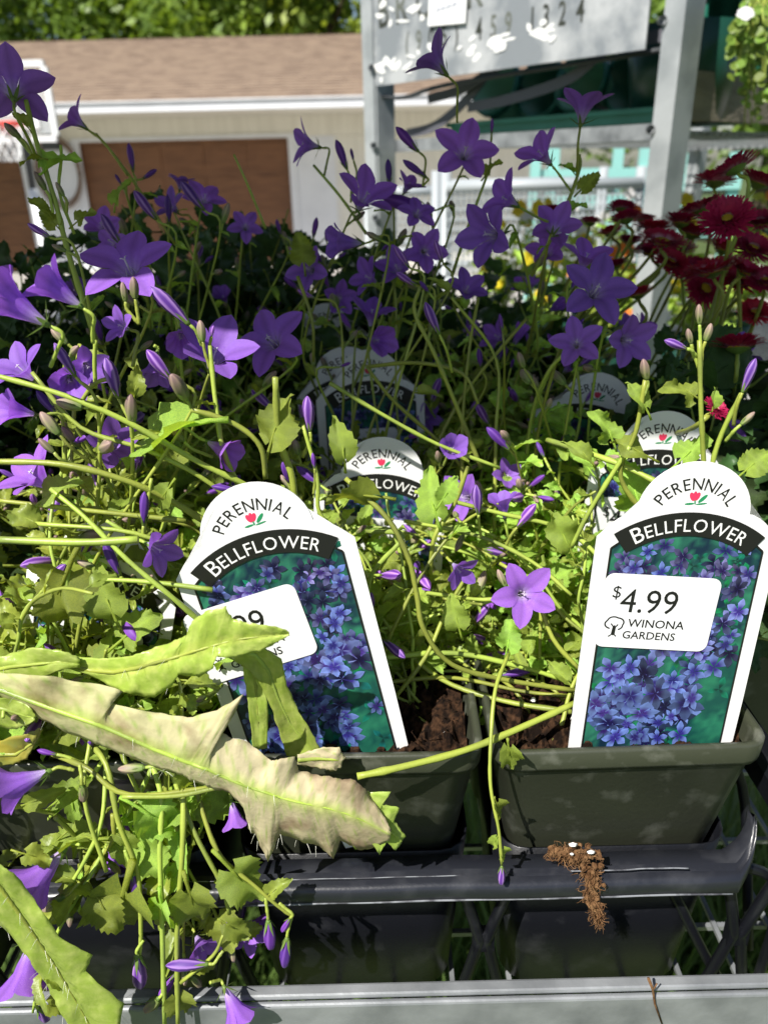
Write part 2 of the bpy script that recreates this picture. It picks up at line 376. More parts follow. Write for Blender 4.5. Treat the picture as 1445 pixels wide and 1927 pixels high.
b = MB(); rs = rotT @ Matrix.Rotation(rad(4), 3, 'Y'); b.box(TR(.205, -.001, zp + .096), (.086, .002, .042), rs)
pl = b.build('paper_label', M('paper_white', (.8, .8, .8), .6), pan)
b = MB()
for k in range(12):
    b.box(TR(.183 + .0042 * k, -.0025, zp + .098 + .0003 * k), (.0017, .001, .008 - .003 * (k % 3)), rotT @ Matrix.Rotation(rad(15), 3, 'Y'))
b.build('faint_print', M('faint_print_ink', (.25, .28, .38), .6), pl)
m_scr = M('scraped_residue', (.8, .8, .79), .6)
rr = random.Random(3)
b = MB()
for k in range(70):
    x = rr.uniform(.02, W1 - .17); z = zp + rr.choice((.015, .03, .03, .10, .115)) + rr.uniform(-.012, .014) + .02 * (x / W1)
    n = 7; c = TR(x, .0037 - .00002 * k, z); s1 = rr.uniform(.004, .022); s2 = rr.uniform(.002, .009)
    a0 = rr.uniform(-.5, .6)
    ids = []
    for i in range(n):
        a = 2*math.pi*i/n; q = rr.uniform(.6, 1.1); xx = s1 * q * math.cos(a); zz = s2 * q * math.sin(a)
        ids.append(b.vert(c + e1 * (xx * math.cos(a0) - zz * math.sin(a0)) + Vector((0, 0, xx * math.sin(a0) + zz * math.cos(a0)))))
    b.face(*ids)
b.build('scraped_patches', m_scr, pan)['kind'] = 'stuff'
zs = P(780, 270, 1.6).z
m_board = M('weathered_board', (.22, .19, .14), .8, col2=(.14, .12, .09), vscale=8, stretch=(1, 1, 6), bump=.5, bscale=60)
def mesh_shelf(z, name, cell=.021):
    b = MB(); tbox(b, -.01, W1 + .01, -.002 + .055, .07, z - .012, z + .010); o = b.build(name, m_galv, tr)
    b = MB(); tbox(b, -.01, W1 + .01, LT - .03, LT - .01, z - .012, z + .010); b.build('rear_rail', m_galv, o)
    b = MB()
    for k in range(int(W1 / cell)): b.bar(TR(k * cell + .01, .07, z), TR(k * cell + .01, LT - .03, z), .005, .003)
    for k in range(int((LT - .1) / cell)): b.bar(TR(0, .075 + k * cell, z - .004), TR(W1, .075 + k * cell, z - .004), .005, .003)
    b.build('wire_mesh', m_galv, o); return o
sh = mesh_shelf(zs, 'upper_shelf'); mesh_shelf(zs - .46, 'lower_shelf')
b = MB(); tbox(b, W1 - .005, W1 + .02, .07, LT - .03, zs + .012, zs + .075); b.build('edge_board', m_board, sh)
b = MB(); b.tube(spline([TR(.01, .02, zs + .085), TR(.08, .02, zs + .078), TR(.2, .02, zs + .09), TR(W1, .03, zs + .10)], 5), .004, 6); b.build('tie_rail', m_darksteel, tr, True)

# things on the trolley shelf
m_gp = M('green_plastic', (.02, .16, .105), .35, col2=(.03, .2, .14), vscale=20)
m_gpl = M('pale_green_plastic', (.20, .48, .32), .4)
m_dg = M('dark_green_plastic', (.008, .05, .033), .35)
t = thing('green_tray', 'long green plastic tray lying on the trolley shelf', 'tray', TR(.32, .10, zs + .012))
b = MB(); tbox(b, .14, W1 - .02, .085, .32, zs + .012, zs + .018); b.build('tray_floor', m_gp, t)
b = MB(); tbox(b, .14, W1 - .02, .08, .085, zs + .012, zs + .03); tbox(b, .14, W1 - .02, .32, .325, zs + .012, zs + .03); b.build('tray_side', m_gp, t)
b = MB(); tbox(b, .135, W1 - .015, .072, .08, zs + .026, zs + .033); b.build('tray_lip', m_gp, t)
labels = ['green plastic pot lying on the green tray, leftmost of the tipped pots', 'green plastic pot lying second from left on the green tray', 'green plastic pot lying third from left on the green tray', 'green plastic pot lying nearest the right trolley post']
for k, (a, c, tilt) in enumerate(((.18, .20, 70), (.27, .22, 80), (.355, .22, 75), (.44, .24, 82))):
    q = TR(a, c, zs + .075)
    o = thing('tipped_pot', labels[k], 'plant pot', q, 'tipped green pots on the trolley')
    mt = Matrix.Translation(q) @ (rotT.to_4x4()) @ Matrix.Rotation(rad(tilt), 4, 'X') @ Matrix.Rotation(rad(20 * k), 4, 'Z')
    b = MB(); b.lathe([(.0, -.045), (.034, -.045), (.048, .05), (.046, .05), (.033, -.042), (0, -.042)], 20, mt); b.build('pot_wall', m_gpl if k % 2 == 0 else m_gp, o, True)
    b = MB(); b.lathe([(.047, .04), (.0515, .04), (.0515, .052), (.046, .052)], 20, mt); b.build('pot_rim', m_gp, o, True)
    for j in range(4):
        b = MB(); b.bar(mt @ Vector((.040 * math.cos(j * 1.57), .040 * math.sin(j * 1.57), -.03)), mt @ Vector((.0487 * math.cos(j * 1.57), .0487 * math.sin(j * 1.57), .038)), .006, .006); b.build('rib', m_dg, o)
for k, (pts, lb) in enumerate(((( (.1, .06, .075), (.2, .05, .085), (.3, .05, .12), (.36, .06, .15)), 'grey drip hose strip slanting across the tipped pots'), (((.2, .06, .055), (.3, .05, .06), (.42, .05, .08), (.5, .04, .115), (W1 - .02, .05, .12)), 'grey plastic strip rising to the right trolley post'), (((.03, .07, .02), (.12, .06, .03), (.2, .06, .07), (.25, .07, .12)), 'short grey hose strip at the left end of the green tray'))):
    b = MB(); q = spline([TR(a, c, zs + z) for a, c, z in pts], 5)
    for i in range(len(q) - 1): b.bar(q[i], q[i+1] + (q[i+1] - q[i]) * .15, .003, .016)
    o = b.build('hose_strip', M('grey_strip', (.11, .11, .13), .5), None); tag(o, lb, 'hose', 'grey strips on the trolley')
q = TR(W1 - .05, .16, zs + .012)
o = thing('flower_bucket', 'dark green bucket on the trolley shelf behind the right post', 'bucket', q)
b = MB(); b.lathe([(0, 0), (.07, 0), (.085, .13), (.082, .13), (.068, .004), (0, .004)], 24, Matrix.Translation(q)); b.build('bucket_wall', m_dg, o, True)

# big pot with trailing plant, right top corner
q = P(1362, 190, 1.42) ; q.z = zs + .06
hb = thing('trailing_basket_pot', 'dark green planter beside the right post under trailing foliage', 'planter', q)
b = MB(); b.lathe([(0, 0), (.062, 0), (.082, .125), (.086, .125), (.090, .165), (.085, .165), (.078, .12), (0, .12)], 28, Matrix.Translation(q)); b.build('planter_wall', m_dg, hb, True)
b = MB()
for k in range(10): b.bar(q + Vector((.0655 * math.cos(k * .628), .0655 * math.sin(k * .628), .01)), q + Vector((.0805 * math.cos(k * .628), .0805 * math.sin(k * .628), .115)), .005, .004)
b.build('planter_ribs', m_gp, hb)

# ------------------------------------------------------------------ white wire carts and teal racks further back
m_wire = M('white_wire', (.36, .39, .41), .4); m_teal = M('teal_paint', (.28, .58, .54), .45)
def wire_cart(u0, u1, v0, v1, Y, label, m, nx, nz, dep=.5, group=None):
    a = P(u0, v0, Y); c = P(u1, v1, Y); t = thing('wire_cart', label, 'cart', ((a.x + c.x) / 2, Y + dep / 2, 0), group)
    for yy in (Y, Y + dep):
        b = MB()
        for i in range(nx + 1):
            x = a.x + (c.x - a.x) * i / nx; b.bar((x, yy, c.z), (x, yy, a.z - .012), .005, .005, (0, 1, 0))
        for j in range(nz + 1):
            z = c.z + (a.z - c.z) * j / nz; b.bar((a.x, yy - .009, z), (c.x, yy - .009, z), .005, .005)
        b.build('wire_side', m, t)
        b = MB(); b.tube([(a.x, yy, a.z), (c.x, yy, a.z)], .018, 8); b.build('top_rail', m, t, True)
        b = MB(); b.tube([(a.x, yy, c.z), (c.x, yy, c.z)], .016, 8); b.build('bottom_rail', m, t, True)
    for x in (a.x, c.x):
        for yy in (Y + .02, Y + dep - .02):
            b = MB(); b.tube([(x, yy, 0), (x, yy, a.z + .05)], .018, 8); b.build('leg', m, t, True)
wire_cart(840, 1190, 352, 520, 2.75, 'white wire cart seen through the trolley left of its right post', m_wire, 34, 9)
wire_cart(690, 835, 362, 470, 4.2, 'white wire cart further back beside the left trolley post', m_wire, 12, 4)
def teal_rack(u0, u1, v0, v1, Y, label):
    a = P(u0, v0, Y); c = P(u1, v1, Y); t = thing('teal_rack', label, 'rack', ((a.x + c.x) / 2, Y + .2, 0), 'teal metal racks')
    for x in (a.x, c.x):
        for yy in (Y, Y + .4):
            b = MB(); b.box((x, yy, (a.z + .1) / 2), (.045, .03, a.z + .1)); b.build('post', m_teal, t)
    for j in range(3):
        z = a.z - (a.z - c.z) * (j + .1) / 3
        for yy in (Y - .02, Y + .42):
            b = MB(); b.box(((a.x + c.x) / 2, yy, z), (c.x - a.x + .04, .02, .05)); b.build('rail', m_teal, t)
        b = MB(); b.box(((a.x + c.x) / 2, Y + .2, z - .035), (c.x - a.x - .05, .42, .015)); b.build('shelf_board', m_board, t)
teal_rack(1275, 1360, 340, 470, 3.3, 'teal metal rack to the right of the right trolley post')
teal_rack(1040, 1195, 325, 470, 3.6, 'teal metal rack behind the white wire cart')

# ------------------------------------------------------------------ own rack: shelf, rail, unseen upper shelf added to shade the back rows
zr_ = P(900, 1880, .222).z
rk = thing('display_rack', 'galvanised display rack whose front rail runs along the bottom of the picture', 'rack', (0, .5, 0))
RX0, RX1, RY0, RY1 = -.72, .66, .222, .80
b = MB(); b.box(((RX0 + RX1) / 2, RY0 - .0, zr_ - .035), (RX1 - RX0, .003, .07)); b.box(((RX0 + RX1) / 2, RY0 + .0045, zr_ + .0005), (RX1 - RX0, .006, .003))
fr = b.build('front_rail', m_galv, rk)
md = fr.modifiers.new('b', 'BEVEL'); md.width = .0012; md.segments = 2
b = MB(); b.box(((RX0 + RX1) / 2, RY1, zr_ - .035), (RX1 - RX0, .003, .07)); b.build('rear_rail', m_galv, rk)
zdeck = P(1130, 1838, .268).z - .004
b = MB()
for k in range(int((RX1 - RX0) / .03)): b.bar((RX0 + .03 * k, RY0 + .002, zdeck), (RX0 + .03 * k, RY1 - .002, zdeck), .0024, .0024)
for k in range(10): b.bar((RX0, RY0 + .02 + .06 * k, zdeck - .005), (RX1, RY0 + .02 + .06 * k, zdeck - .005), .003, .003)
b.build('wire_deck', m_galv, rk)
for x in (RX0 - .02, RX1 + .02):
    for y in (RY0, RY1):
        b = MB(); b.box((x, y, 1.0), (.04, .04, 2.0)); b.build('post', m_galv, rk)
SHZ = CAM_Z + .19; SHY = .1672
b = MB(); b.box(((RX0 + RX1) / 2, (SHY + .02 + RY1 + .10) / 2, SHZ + .004), (RX1 - RX0, RY1 + .08 - SHY, .006))
b.build('upper_shelf', m_galv, rk)
b = MB(); b.box(((RX0 + RX1) / 2, SHY + .008, SHZ + .02), (RX1 - RX0, .003, .05)); b.build('upper_rail', m_galv, rk)
# ------------------------------------------------------------------ pots
PW, PG = .1175, .0025
FY = .252
rimz = P(1190, 1412, FY).z
colx = {0: -.1275, 1: -.012, 2: P(1193, 1412, FY).x}
colx[1] = colx[2] - PW - PG; colx[0] = colx[1] - PW - PG
def rrect(w, r, n=4):
    pts = []
    for cx, cy, a0 in ((1, 1, 0), (-1, 1, 90), (-1, -1, 180), (1, -1, 270)):
        for k in range(n + 1):
            a = rad(a0 + 90 * k / n); pts.append((cx * (w / 2 - r) + r * math.cos(a), cy * (w / 2 - r) + r * math.sin(a)))
    return pts
def loft(b, rings, cap0=True, cap1=False):
    R_ = [[b.vert(p) for p in rg] for rg in rings]; n = len(R_[0])
    for i in range(len(R_) - 1):
        for k in range(n): b.face(R_[i][k], R_[i][(k+1)%n], R_[i+1][(k+1)%n], R_[i+1][k])
    if cap0: b.face(*reversed(R_[0]))
    if cap1: b.face(*R_[-1])
def pot_mesh():
    b = MB(); H = .118
    def ring(w, r, z): return [(x, y, z) for x, y in rrect(w, r)]
    loft(b, [ring(.082, .014, -H), ring(.084, .015, -H + .003), ring(PW - .0055, .012, -.0125), ring(PW - .0045, .012, -.0118)], True)
    wall = b.mesh('pot_wall', m_pot, True)
    b = MB()
    loft(b, [ring(PW - .0055, .012, -.0105), ring(PW - .0018, .011, -.0112), ring(PW - .0010, .011, -.009), ring(PW, .011, -.0012), ring(PW - .0015, .010, 0), ring(PW - .006, .009, -.0002), ring(PW - .0075, .009, -.004), ring(PW - .0115, .009, -.0105)], False)
    rim = b.mesh('pot_rim', m_pot, True)
    return wall, rim
pw_me, pr_me = pot_mesh()
def soil_mesh(seed, low=.0):
    rr = random.Random(seed); b = MB(); n = 70; w = PW - .0125
    ids = []
    for i in range(n):
        for j in range(n):
            x = -w/2 + w*i/(n-1); y = -w/2 + w*j/(n-1)
            z = -.007 - low + .006 * noise.noise((x*45+seed*3, y*45, 0)) + 0.0075 * noise.noise((x*150, y*150, seed)) + .004 * noise.noise((x*420, y*420, seed))
            ids.append(b.vert((x, y, z)))
    for i in range(n-1):
        for j in range(n-1): b.face(ids[i*n+j], ids[(i+1)*n+j], ids[(i+1)*n+j+1], ids[i*n+j+1])
    for k in range(150):
        x, y = rr.uniform(-w/2+.003, w/2-.003), rr.uniform(-w/2+.003, w/2-.003); s = rr.uniform(.0005, .001) * rr.choice((1, 1, 1.6, 2.6))
        z = -.007 - low + .006 * noise.noise((x*45+seed*3, y*45, 0)) + s * .3
        b.lathe([(0, -s*.8), (s*.9, -s*.2), (s*.7, s*.5), (0, s*.8)], 5, Matrix.Translation((x, y, z)) @ Euler((rr.uniform(0, 3), rr.uniform(0, 3), 0)).to_matrix().to_4x4() @ Matrix.Diagonal((1, rr.uniform(.6, 1.7), 1, 1)))
    for k in range(60):
        x, y = rr.uniform(-w/2+.008, w/2-.008), rr.uniform(-w/2+.008, w/2-.008); a = rr.uniform(0, 6.28); L = rr.uniform(.002, .006)
        b.tube([(x, y, -.004), (x + L*math.cos(a), y + L*math.sin(a), -.003 + rr.uniform(0, .002)), (x + 1.6*L*math.cos(a+.5), y + 1.6*L*math.sin(a+.5), -.005)], .00022, 3)
    return b.mesh('soil', m_soil)
soils = [soil_mesh(1), soil_mesh(2), soil_mesh(3, .002)]
perl_me = (lambda b: (b.lathe([(0, -.0012), (.0013, -.0004), (.001, .0008), (0, .0013)], 6), b.mesh('perlite_bit', m_perl))[1])(MB())
POTS = {}
def pot(c, r, label):
    x = colx[c] if c in colx else colx[2] + (PW + PG) * (c - 2); y = FY + PW / 2 + (PW + PG) * r
    o = thing('nursery_pot', label, 'plant pot', (x, y, rimz), 'square green nursery pots')
    jit = Matrix.Rotation(rad(R.uniform(-1, 1)), 4, 'Z')
    for nm, me in (('pot_wall', pw_me), ('pot_rim', pr_me)):
        q = link(nm, me, o, jit, True)
    q = link('soil', soils[int(c + 2 * r) % 3], o, jit, True); q['kind'] = 'stuff'
    for k in range(5): link('perlite_bit', perl_me, o, Matrix.Translation((R.uniform(-.045, .045), R.uniform(-.045, .04), -.004)), True)
    POTS[(c, r)] = Vector((x, y, rimz)); return o
pot(0, 0, 'olive green square pot at the left under the hanging stems and pale withered leaf')
pot(1, 0, 'olive green square pot in the front row holding the tilted tag with the hidden price')
pot(2, 0, 'olive green square pot in the front row holding the upright tag priced 4.99')
pot(-1, 0, 'olive green square pot at the far left edge of the front row')
pot(0, 1, 'olive green square pot in the second row behind the leftmost stems')
pot(1, 1, 'olive green square pot in the second row with the half shaded tag')
pot(2, 1, 'olive green square pot in the second row behind the upright front tag')
pot(0, 2, 'olive green square pot in the shaded third row at the left')
pot(1, 2, 'olive green square pot in the shaded third row with two tags')
pot(2, 2, 'olive green square pot in the shaded third row at the right')
for k, (c, r, lb) in enumerate(((3, 2, 'shaded square pot holding red daisies at the right edge'), (2.05, 3.1, 'square pot holding red daisies in the back row'), (3.1, 3.1, 'square pot holding red daisies in the far right corner'))): pot(c, r, lb)

# ------------------------------------------------------------------ black carry tray
tp = thing('carry_tray', 'black plastic carry tray with a thick rolled front bar holding the pots', 'tray', (colx[1], FY + .1, zdeck))
zb1 = P(900, 1645, .241).z; zb0 = P(900, 1694, .233).z
xbr = P(1388, 1640, .236).x
b = MB()
prof = [(.2335, zb0), (.2325, zb0 + .001), (.2345, zb0 + .012), (.2365, zb1 - .004), (.239, zb1 - .001), (.243, zb1), (.2515, zb1 - .0005), (.2525, zb1 - .003), (.2425, zb1 - .004), (.2385, zb0 + .012), (.2365, zb0 + .002)]
xs = [-.45 + (xbr + .45) * i / 40 for i in range(41)]
rings = [[(x, y + .0004 * noise.noise((x * 30, 0, 0)), z + .0006 * noise.noise((x * 22, 1, 0))) for y, z in prof] for x in xs]
# end of the bar curls back and up
for k in range(1, 8):
    a = k / 7; xx = xbr + .012 * math.sin(a * 1.57); dz = .012 * a ** 2.2; sc_ = 1 - .55 * a
    cy = .245 + .010 * a; czz = (zb0 + zb1) / 2
    rings.append([(xx, cy + (y - .245) * sc_, czz + dz * 1.0 + (z - czz) * sc_ + .006 * a) for y, z in prof])
loft(b, rings, True, True); bar = b.build('front_bar', m_bar, tp, True)
b = MB(); b.tube([(x, .2328 + .0003 * noise.noise((x * 60, 3, 0)), zb0 + .0002 + .0006 * noise.noise((x * 22, 1, 0))) for x in [-.45 + (xbr + .448) * i / 60 for i in range(61)]], .00055, 5); b.build('worn_edge', m_scuff, bar, True)
b = MB(); b.tube([(x, .2349 + .0003 * noise.noise((x * 90, 5, 0)), zb0 + .0135 + .0008 * noise.noise((x * 40, 7, 0))) for x in [.075 + (xbr - .022 - .075) * i / 30 for i in range(31)]], .00035, 4); b.build('scratch', m_scuff, bar, True)
b = MB(); b.tube([(x, .2349, zb0 + .0125 + .0006 * noise.noise((x * 40, 9, 0))) for x in [-.09 + .12 * i / 30 for i in range(31)]], .00025, 4); b.build('scratch', m_scuff, bar, True)
# cells: tapered open buckets
def cell(cx, cy):
    b = MB()
    def ring(w, r, z): return [(cx + x, cy + y, z) for x, y in rrect(w, r)]
    loft(b, [ring(.0905, .016, zdeck + .004), ring(.094, .017, zdeck + .0065), ring(.107, .014, zb1 - .004), ring(.105, .013, zb1 - .004), ring(.0925, .014, zdeck + .012)], True)
    return b.build('cell', m_tray, tp, True)
for c in (-1, 0, 1, 2):
    for r in (0, 1, 2):
        x = colx[c] if c in colx else colx[0] - PW - PG
        cell(x, FY + PW / 2 + (PW + PG) * r)
for c in (-1, 0, 1, 2):
    x = (colx[c] if c in colx else colx[0] - PW - PG) + (PW + PG) / 2
    zm = (zb0 + zdeck) / 2 + .006
    for sx in (-1, 1):
        b = MB(); b.tube(spline([(x + sx * .013, .252, zdeck + .004), (x + sx * .003, .250, zm - .006), (x + sx * .003, .249, zm + .006), (x + sx * .014, .247, zb0 + .003)], 5), .0028, 7); b.build('strut', m_tray, tp, True)
    b = MB(); b.box((x, .25, zm), (.010, .005, .012)); b.build('strut_web', m_tray, tp)
x = xbr + .002
for k, (pa, pb, pc) in enumerate((((x - .01, .25, zb0 + .002), (x + .028, .252, zb0 - .02), (x + .032, .255, zdeck + .004)), ((x - .022, .26, zb0 - .018), (x + .012, .255, zdeck + .02), (x + .03, .255, zdeck + .004)), ((x + .004, .30, zb1 + .02), (x + .03, .30, zb1 - .01), (x + .034, .27, zdeck + .02)))):
    b = MB(); b.tube(spline((pa, pb, pc), 6), .0026, 7); b.build('strut', m_tray, tp, True)
b = MB(); b.bar((x + .033, .262, zb1 + .012), (x + .033, .60, zb1 + .012), .014, .012); b.build('side_bar', m_tray, tp)

# ------------------------------------------------------------------ plant tags
RB, CBY = 49.6, 53.9                       # band arc (mm)
def arcmap(v, Rr, cy, total):              # text vertices onto an arc, centred
    out = []
    for p in v:
        a = (p.x - total / 2) / Rr; q = Rr + p.y
        out.append((q * math.sin(a), cy + q * math.cos(a)))
    return out
def spaced(s, size, sp, bold=0, sx=1.0):
    vs, fs, x = [], [], 0
    for ch in s:
        v, f, wd = text_vf(ch, size, bold, sx); o = len(vs)
        vs += [Vector((p.x + x, p.y, 0)) for p in v]; fs += [tuple(i + o for i in q) for q in f]; x += wd + sp
    return vs, fs, x - sp
def flat(name, pts, faces, y, m, k=.001):
    b = MB(); ids = [b.vert((px * k, y * k, pz * k)) for px, pz in pts]
    for q in faces: b.face(*[ids[i] for i in q])
    return b.mesh(name, m)
outl = [(-4, -56), (-9, -24), (-35.6, -11), (-36, 20), (-36, 92)]
for k in range(7): a = k / 6; outl.append((-36 + 14.4 * a, 92.5 + 11.0 * math.sin(a * 1.5)))
for k in range(25):
    a = rad(182 - 184 * k / 24); outl.append((22.0 * math.cos(a), 103.2 + 21.0 * math.sin(a)))
outl += [(-x, z) for x, z in reversed(outl[4:12])] + [(36, 20), (35.6, -11), (9, -24), (4, -56)]
seen = []; 
for p in outl:
    if not seen or (abs(p[0]-seen[-1][0]) + abs(p[1]-seen[-1][1])) > .2: seen.append(p)
outl = seen
def board_mesh():
    b = MB(); n = len(outl)
    f = [b.vert((x*.001, -.0003, z*.001)) for x, z in outl]; k = [b.vert((x*.001, .0003, z*.001)) for x, z in outl]
    b.face(*f); b.face(*reversed(k))
    for i in range(n): b.face(f[i], k[i], k[(i+1)%n], f[(i+1)%n])
    return b.mesh('tag_board', m_tagw)
tag_board = board_mesh()
# printed picture
def picture_mesh(seed):
    rr = random.Random(seed); b = MB(); nx, nz = 30, 52; ids = []
    for i in range(nx + 1):
        x = -30 + 60 * i / nx; zt = CBY + math.sqrt(45.5 ** 2 - x * x)
        for j in range(nz + 1):
            z = -10.5 + (zt + 10.5) * j / nz
            n1 = noise.noise((x * .09 + seed, z * .09, 0)); n2 = noise.noise((x * .3, z * .3, seed)) + .7 * noise.noise((x * .8, z * .8, seed))
            g_ = max(0, min(1, .36 + .9 * n1 + .8 * n2)); lf = 1 if x > 14 and z < 38 else 0
            base = Vector((.006, .022, .045)) * (1 - g_) + Vector((.03, .19, .11)) * g_
            if lf: base = base * .6 + Vector((.01, .13, .07)) * .4
            ids.append(b.vert((x*.001, -.00034, z*.001), tuple(base)))
    for i in range(nx):
        for j in range(nz): b.face(ids[i*(nz+1)+j], ids[(i+1)*(nz+1)+j], ids[(i+1)*(nz+1)+j+1], ids[i*(nz+1)+j+1])
    items = []
    for k in range(230):
        z = rr.uniform(-6, 90); x = rr.uniform(-27, 27)
        if x > 12 and z < 40 - x * .3 and rr.random() < .85: continue
        items.append((x, z, rr.uniform(3.8, 5.6) + 3.0 * rr.random() * (z < 45), 'l' if k < 60 else 'f'))
    items.sort(key=lambda t: (t[3] == 'f', rr.random()))
    for k, (x, z, s, ty) in enumerate(items):
        y = -.00036 - k * .0000016
        a0 = rr.uniform(0, 6.28); ax = rr.uniform(.65, 1); rt = rr.uniform(0, 3.14)
        if ty == 'l':
            cA = (.01, rr.uniform(.10, .25), rr.uniform(.06, .14)); cB = (.01, .06, .05); npet = 3; wd = .34
        else:
            hue = rr.uniform(0, 1); hgt = max(0, min(1, z / 90))
            br = rr.choice((.15, .3, .5, .75, .95, 1.1)) * rr.uniform(.85, 1.15)
            cA = tuple(q * br for q in (.15 + .16 * hue * hgt, .23 + .03 * hue, .60)); cB = tuple(q * br for q in (.04 + .05 * hue, .04, .32)); npet = 5; wd = .40
        dark = tuple(q * .55 for q in cB)
        def pt(px, pz):
            px *= ax; X = px * math.cos(rt) - pz * math.sin(rt); Z = px * math.sin(rt) + pz * math.cos(rt); return (max(-30, min(30, x + X)), max(-10, z + Z))
        for q in range(npet):
            a = a0 + 6.283 * q / npet + rr.uniform(-.12, .12); L = s * rr.uniform(.85, 1.15)
            ca, sa = math.cos(a), math.sin(a)
            prof = ((0, 0, cB), (L*.3, L*wd*.42, cB), (L*.62, L*wd*.72, cA), (L*.85, L*wd*.45, cA), (L*1.05, 0, cA))
            up_ = [b.vert((*[t*.001 for t in (pt(r_*ca - w_*sa, r_*sa + w_*ca)[0],)], y, pt(r_*ca - w_*sa, r_*sa + w_*ca)[1]*.001), c_) for r_, w_, c_ in prof]
            dn_ = [b.vert((pt(r_*ca + w_*sa, r_*sa - w_*ca)[0]*.001, y, pt(r_*ca + w_*sa, r_*sa - w_*ca)[1]*.001), tuple(t*.8 for t in c_)) for r_, w_, c_ in prof]
            md_ = [b.vert((pt(r_*ca, r_*sa)[0]*.001, y, pt(r_*ca, r_*sa)[1]*.001), dark if i_ < 2 else tuple(t*.72 for t in c_)) for i_, (r_, w_, c_) in enumerate(prof)]
            for i_ in range(4):
                b.face(md_[i_], up_[i_], up_[i_+1], md_[i_+1]) if i_ else b.face(md_[0], up_[1], md_[1])
                b.face(md_[i_], md_[i_+1], dn_[i_+1], dn_[i_]) if i_ else b.face(md_[0], md_[1], dn_[1])
    return b.mesh('picture', m_pic, False, True)
pics = [picture_mesh(3), picture_mesh(11)]
def border_mesh():
    b = MB()
    pts = [(-30, -10.5)] + [(-30 + 60*i/20, CBY + math.sqrt(45.5**2 - (-30 + 60*i/20)**2)) for i in range(21)] + [(30, -10.5)]
    for i in range(len(pts)-1):
        a = Vector((*pts[i], 0)); c = Vector((*pts[i+1], 0)); d = (c-a).normalized(); n = Vector((-d.y, d.x, 0))*.38
        b.face(*[b.vert((p.x*.001, -.00075, p.y*.001)) for p in (a - n, c - n, c + n, a + n)])
    return b.mesh('picture_border', m_ink)
border = border_mesh()
def band_mesh():
    b = MB(); n = 20; lo, hi = [], []
    for i in range(n+1):
        a = rad(-36.5 + 73*i/n); lo.append(b.vert((40.2*math.sin(a)*.001, -.00082, (CBY+40.2*math.cos(a))*.001))); hi.append(b.vert((50*math.sin(a)*.001, -.00082, (CBY+50*math.cos(a))*.001)))
    for i in range(n): b.face(lo[i], lo[i+1], hi[i+1], hi[i])
    return b.mesh('name_band', m_ink)
band = band_mesh()
v, f, wd = spaced('PERENNIAL', 6.9, .75, .05, .80); per = flat('perennial_lettering', arcmap(v, 15.0, 98.0, wd), f, -.36, m_ink)
vb, fb, wb = text_vf('B', 9.8, 0, .9); v2, f2, w2 = spaced('ELLFLOWER', 7.7, .85, 0, .9)
vv = vb + [Vector((p.x + wb + .8, p.y + .35, 0)) for p in v2]; ff = fb + [tuple(i + len(vb) for i in q) for q in f2]
bel = flat('bellflower_lettering', arcmap([Vector((p.x * .98, p.y, 0)) for p in vv], 41.6, CBY, (wb + .8 + w2) * .98), ff, -.88, m_white)
def emblem():
    b = MB(); y = -.00036
    def blob(cx, cz, rx, rz, rot, k, n=12, m=0):
        b.m = m
        ids = [b.vert(((cx + rx*math.cos(t)*math.cos(rot) - rz*math.sin(t)*math.sin(rot))*.001, y - k*.000012, (cz + rx*math.cos(t)*math.sin(rot) + rz*math.sin(t)*math.cos(rot))*.001)) for t in [6.283*i/n for i in range(n)]]
        b.face(*ids)
    blob(-1.5, 110.1, 1.0, 1.9, .45, 1); blob(.3, 110.2, 1.0, 1.9, -.4, 2); blob(-.6, 110.4, .85, 2.0, 0, 3)
    blob(2.6, 109.4, .75, 2.3, -.75, 4, m=1); blob(-2.2, 107.2, 1.9, .45, .1, 5, m=1); blob(2.4, 107.3, 2.2, .35, .15, 6, m=1); blob(-.2, 107.9, .3, 1.0, .2, 7, m=1)
    return b.mesh('flower_emblem', [m_red, m_grn])
emb = emblem()
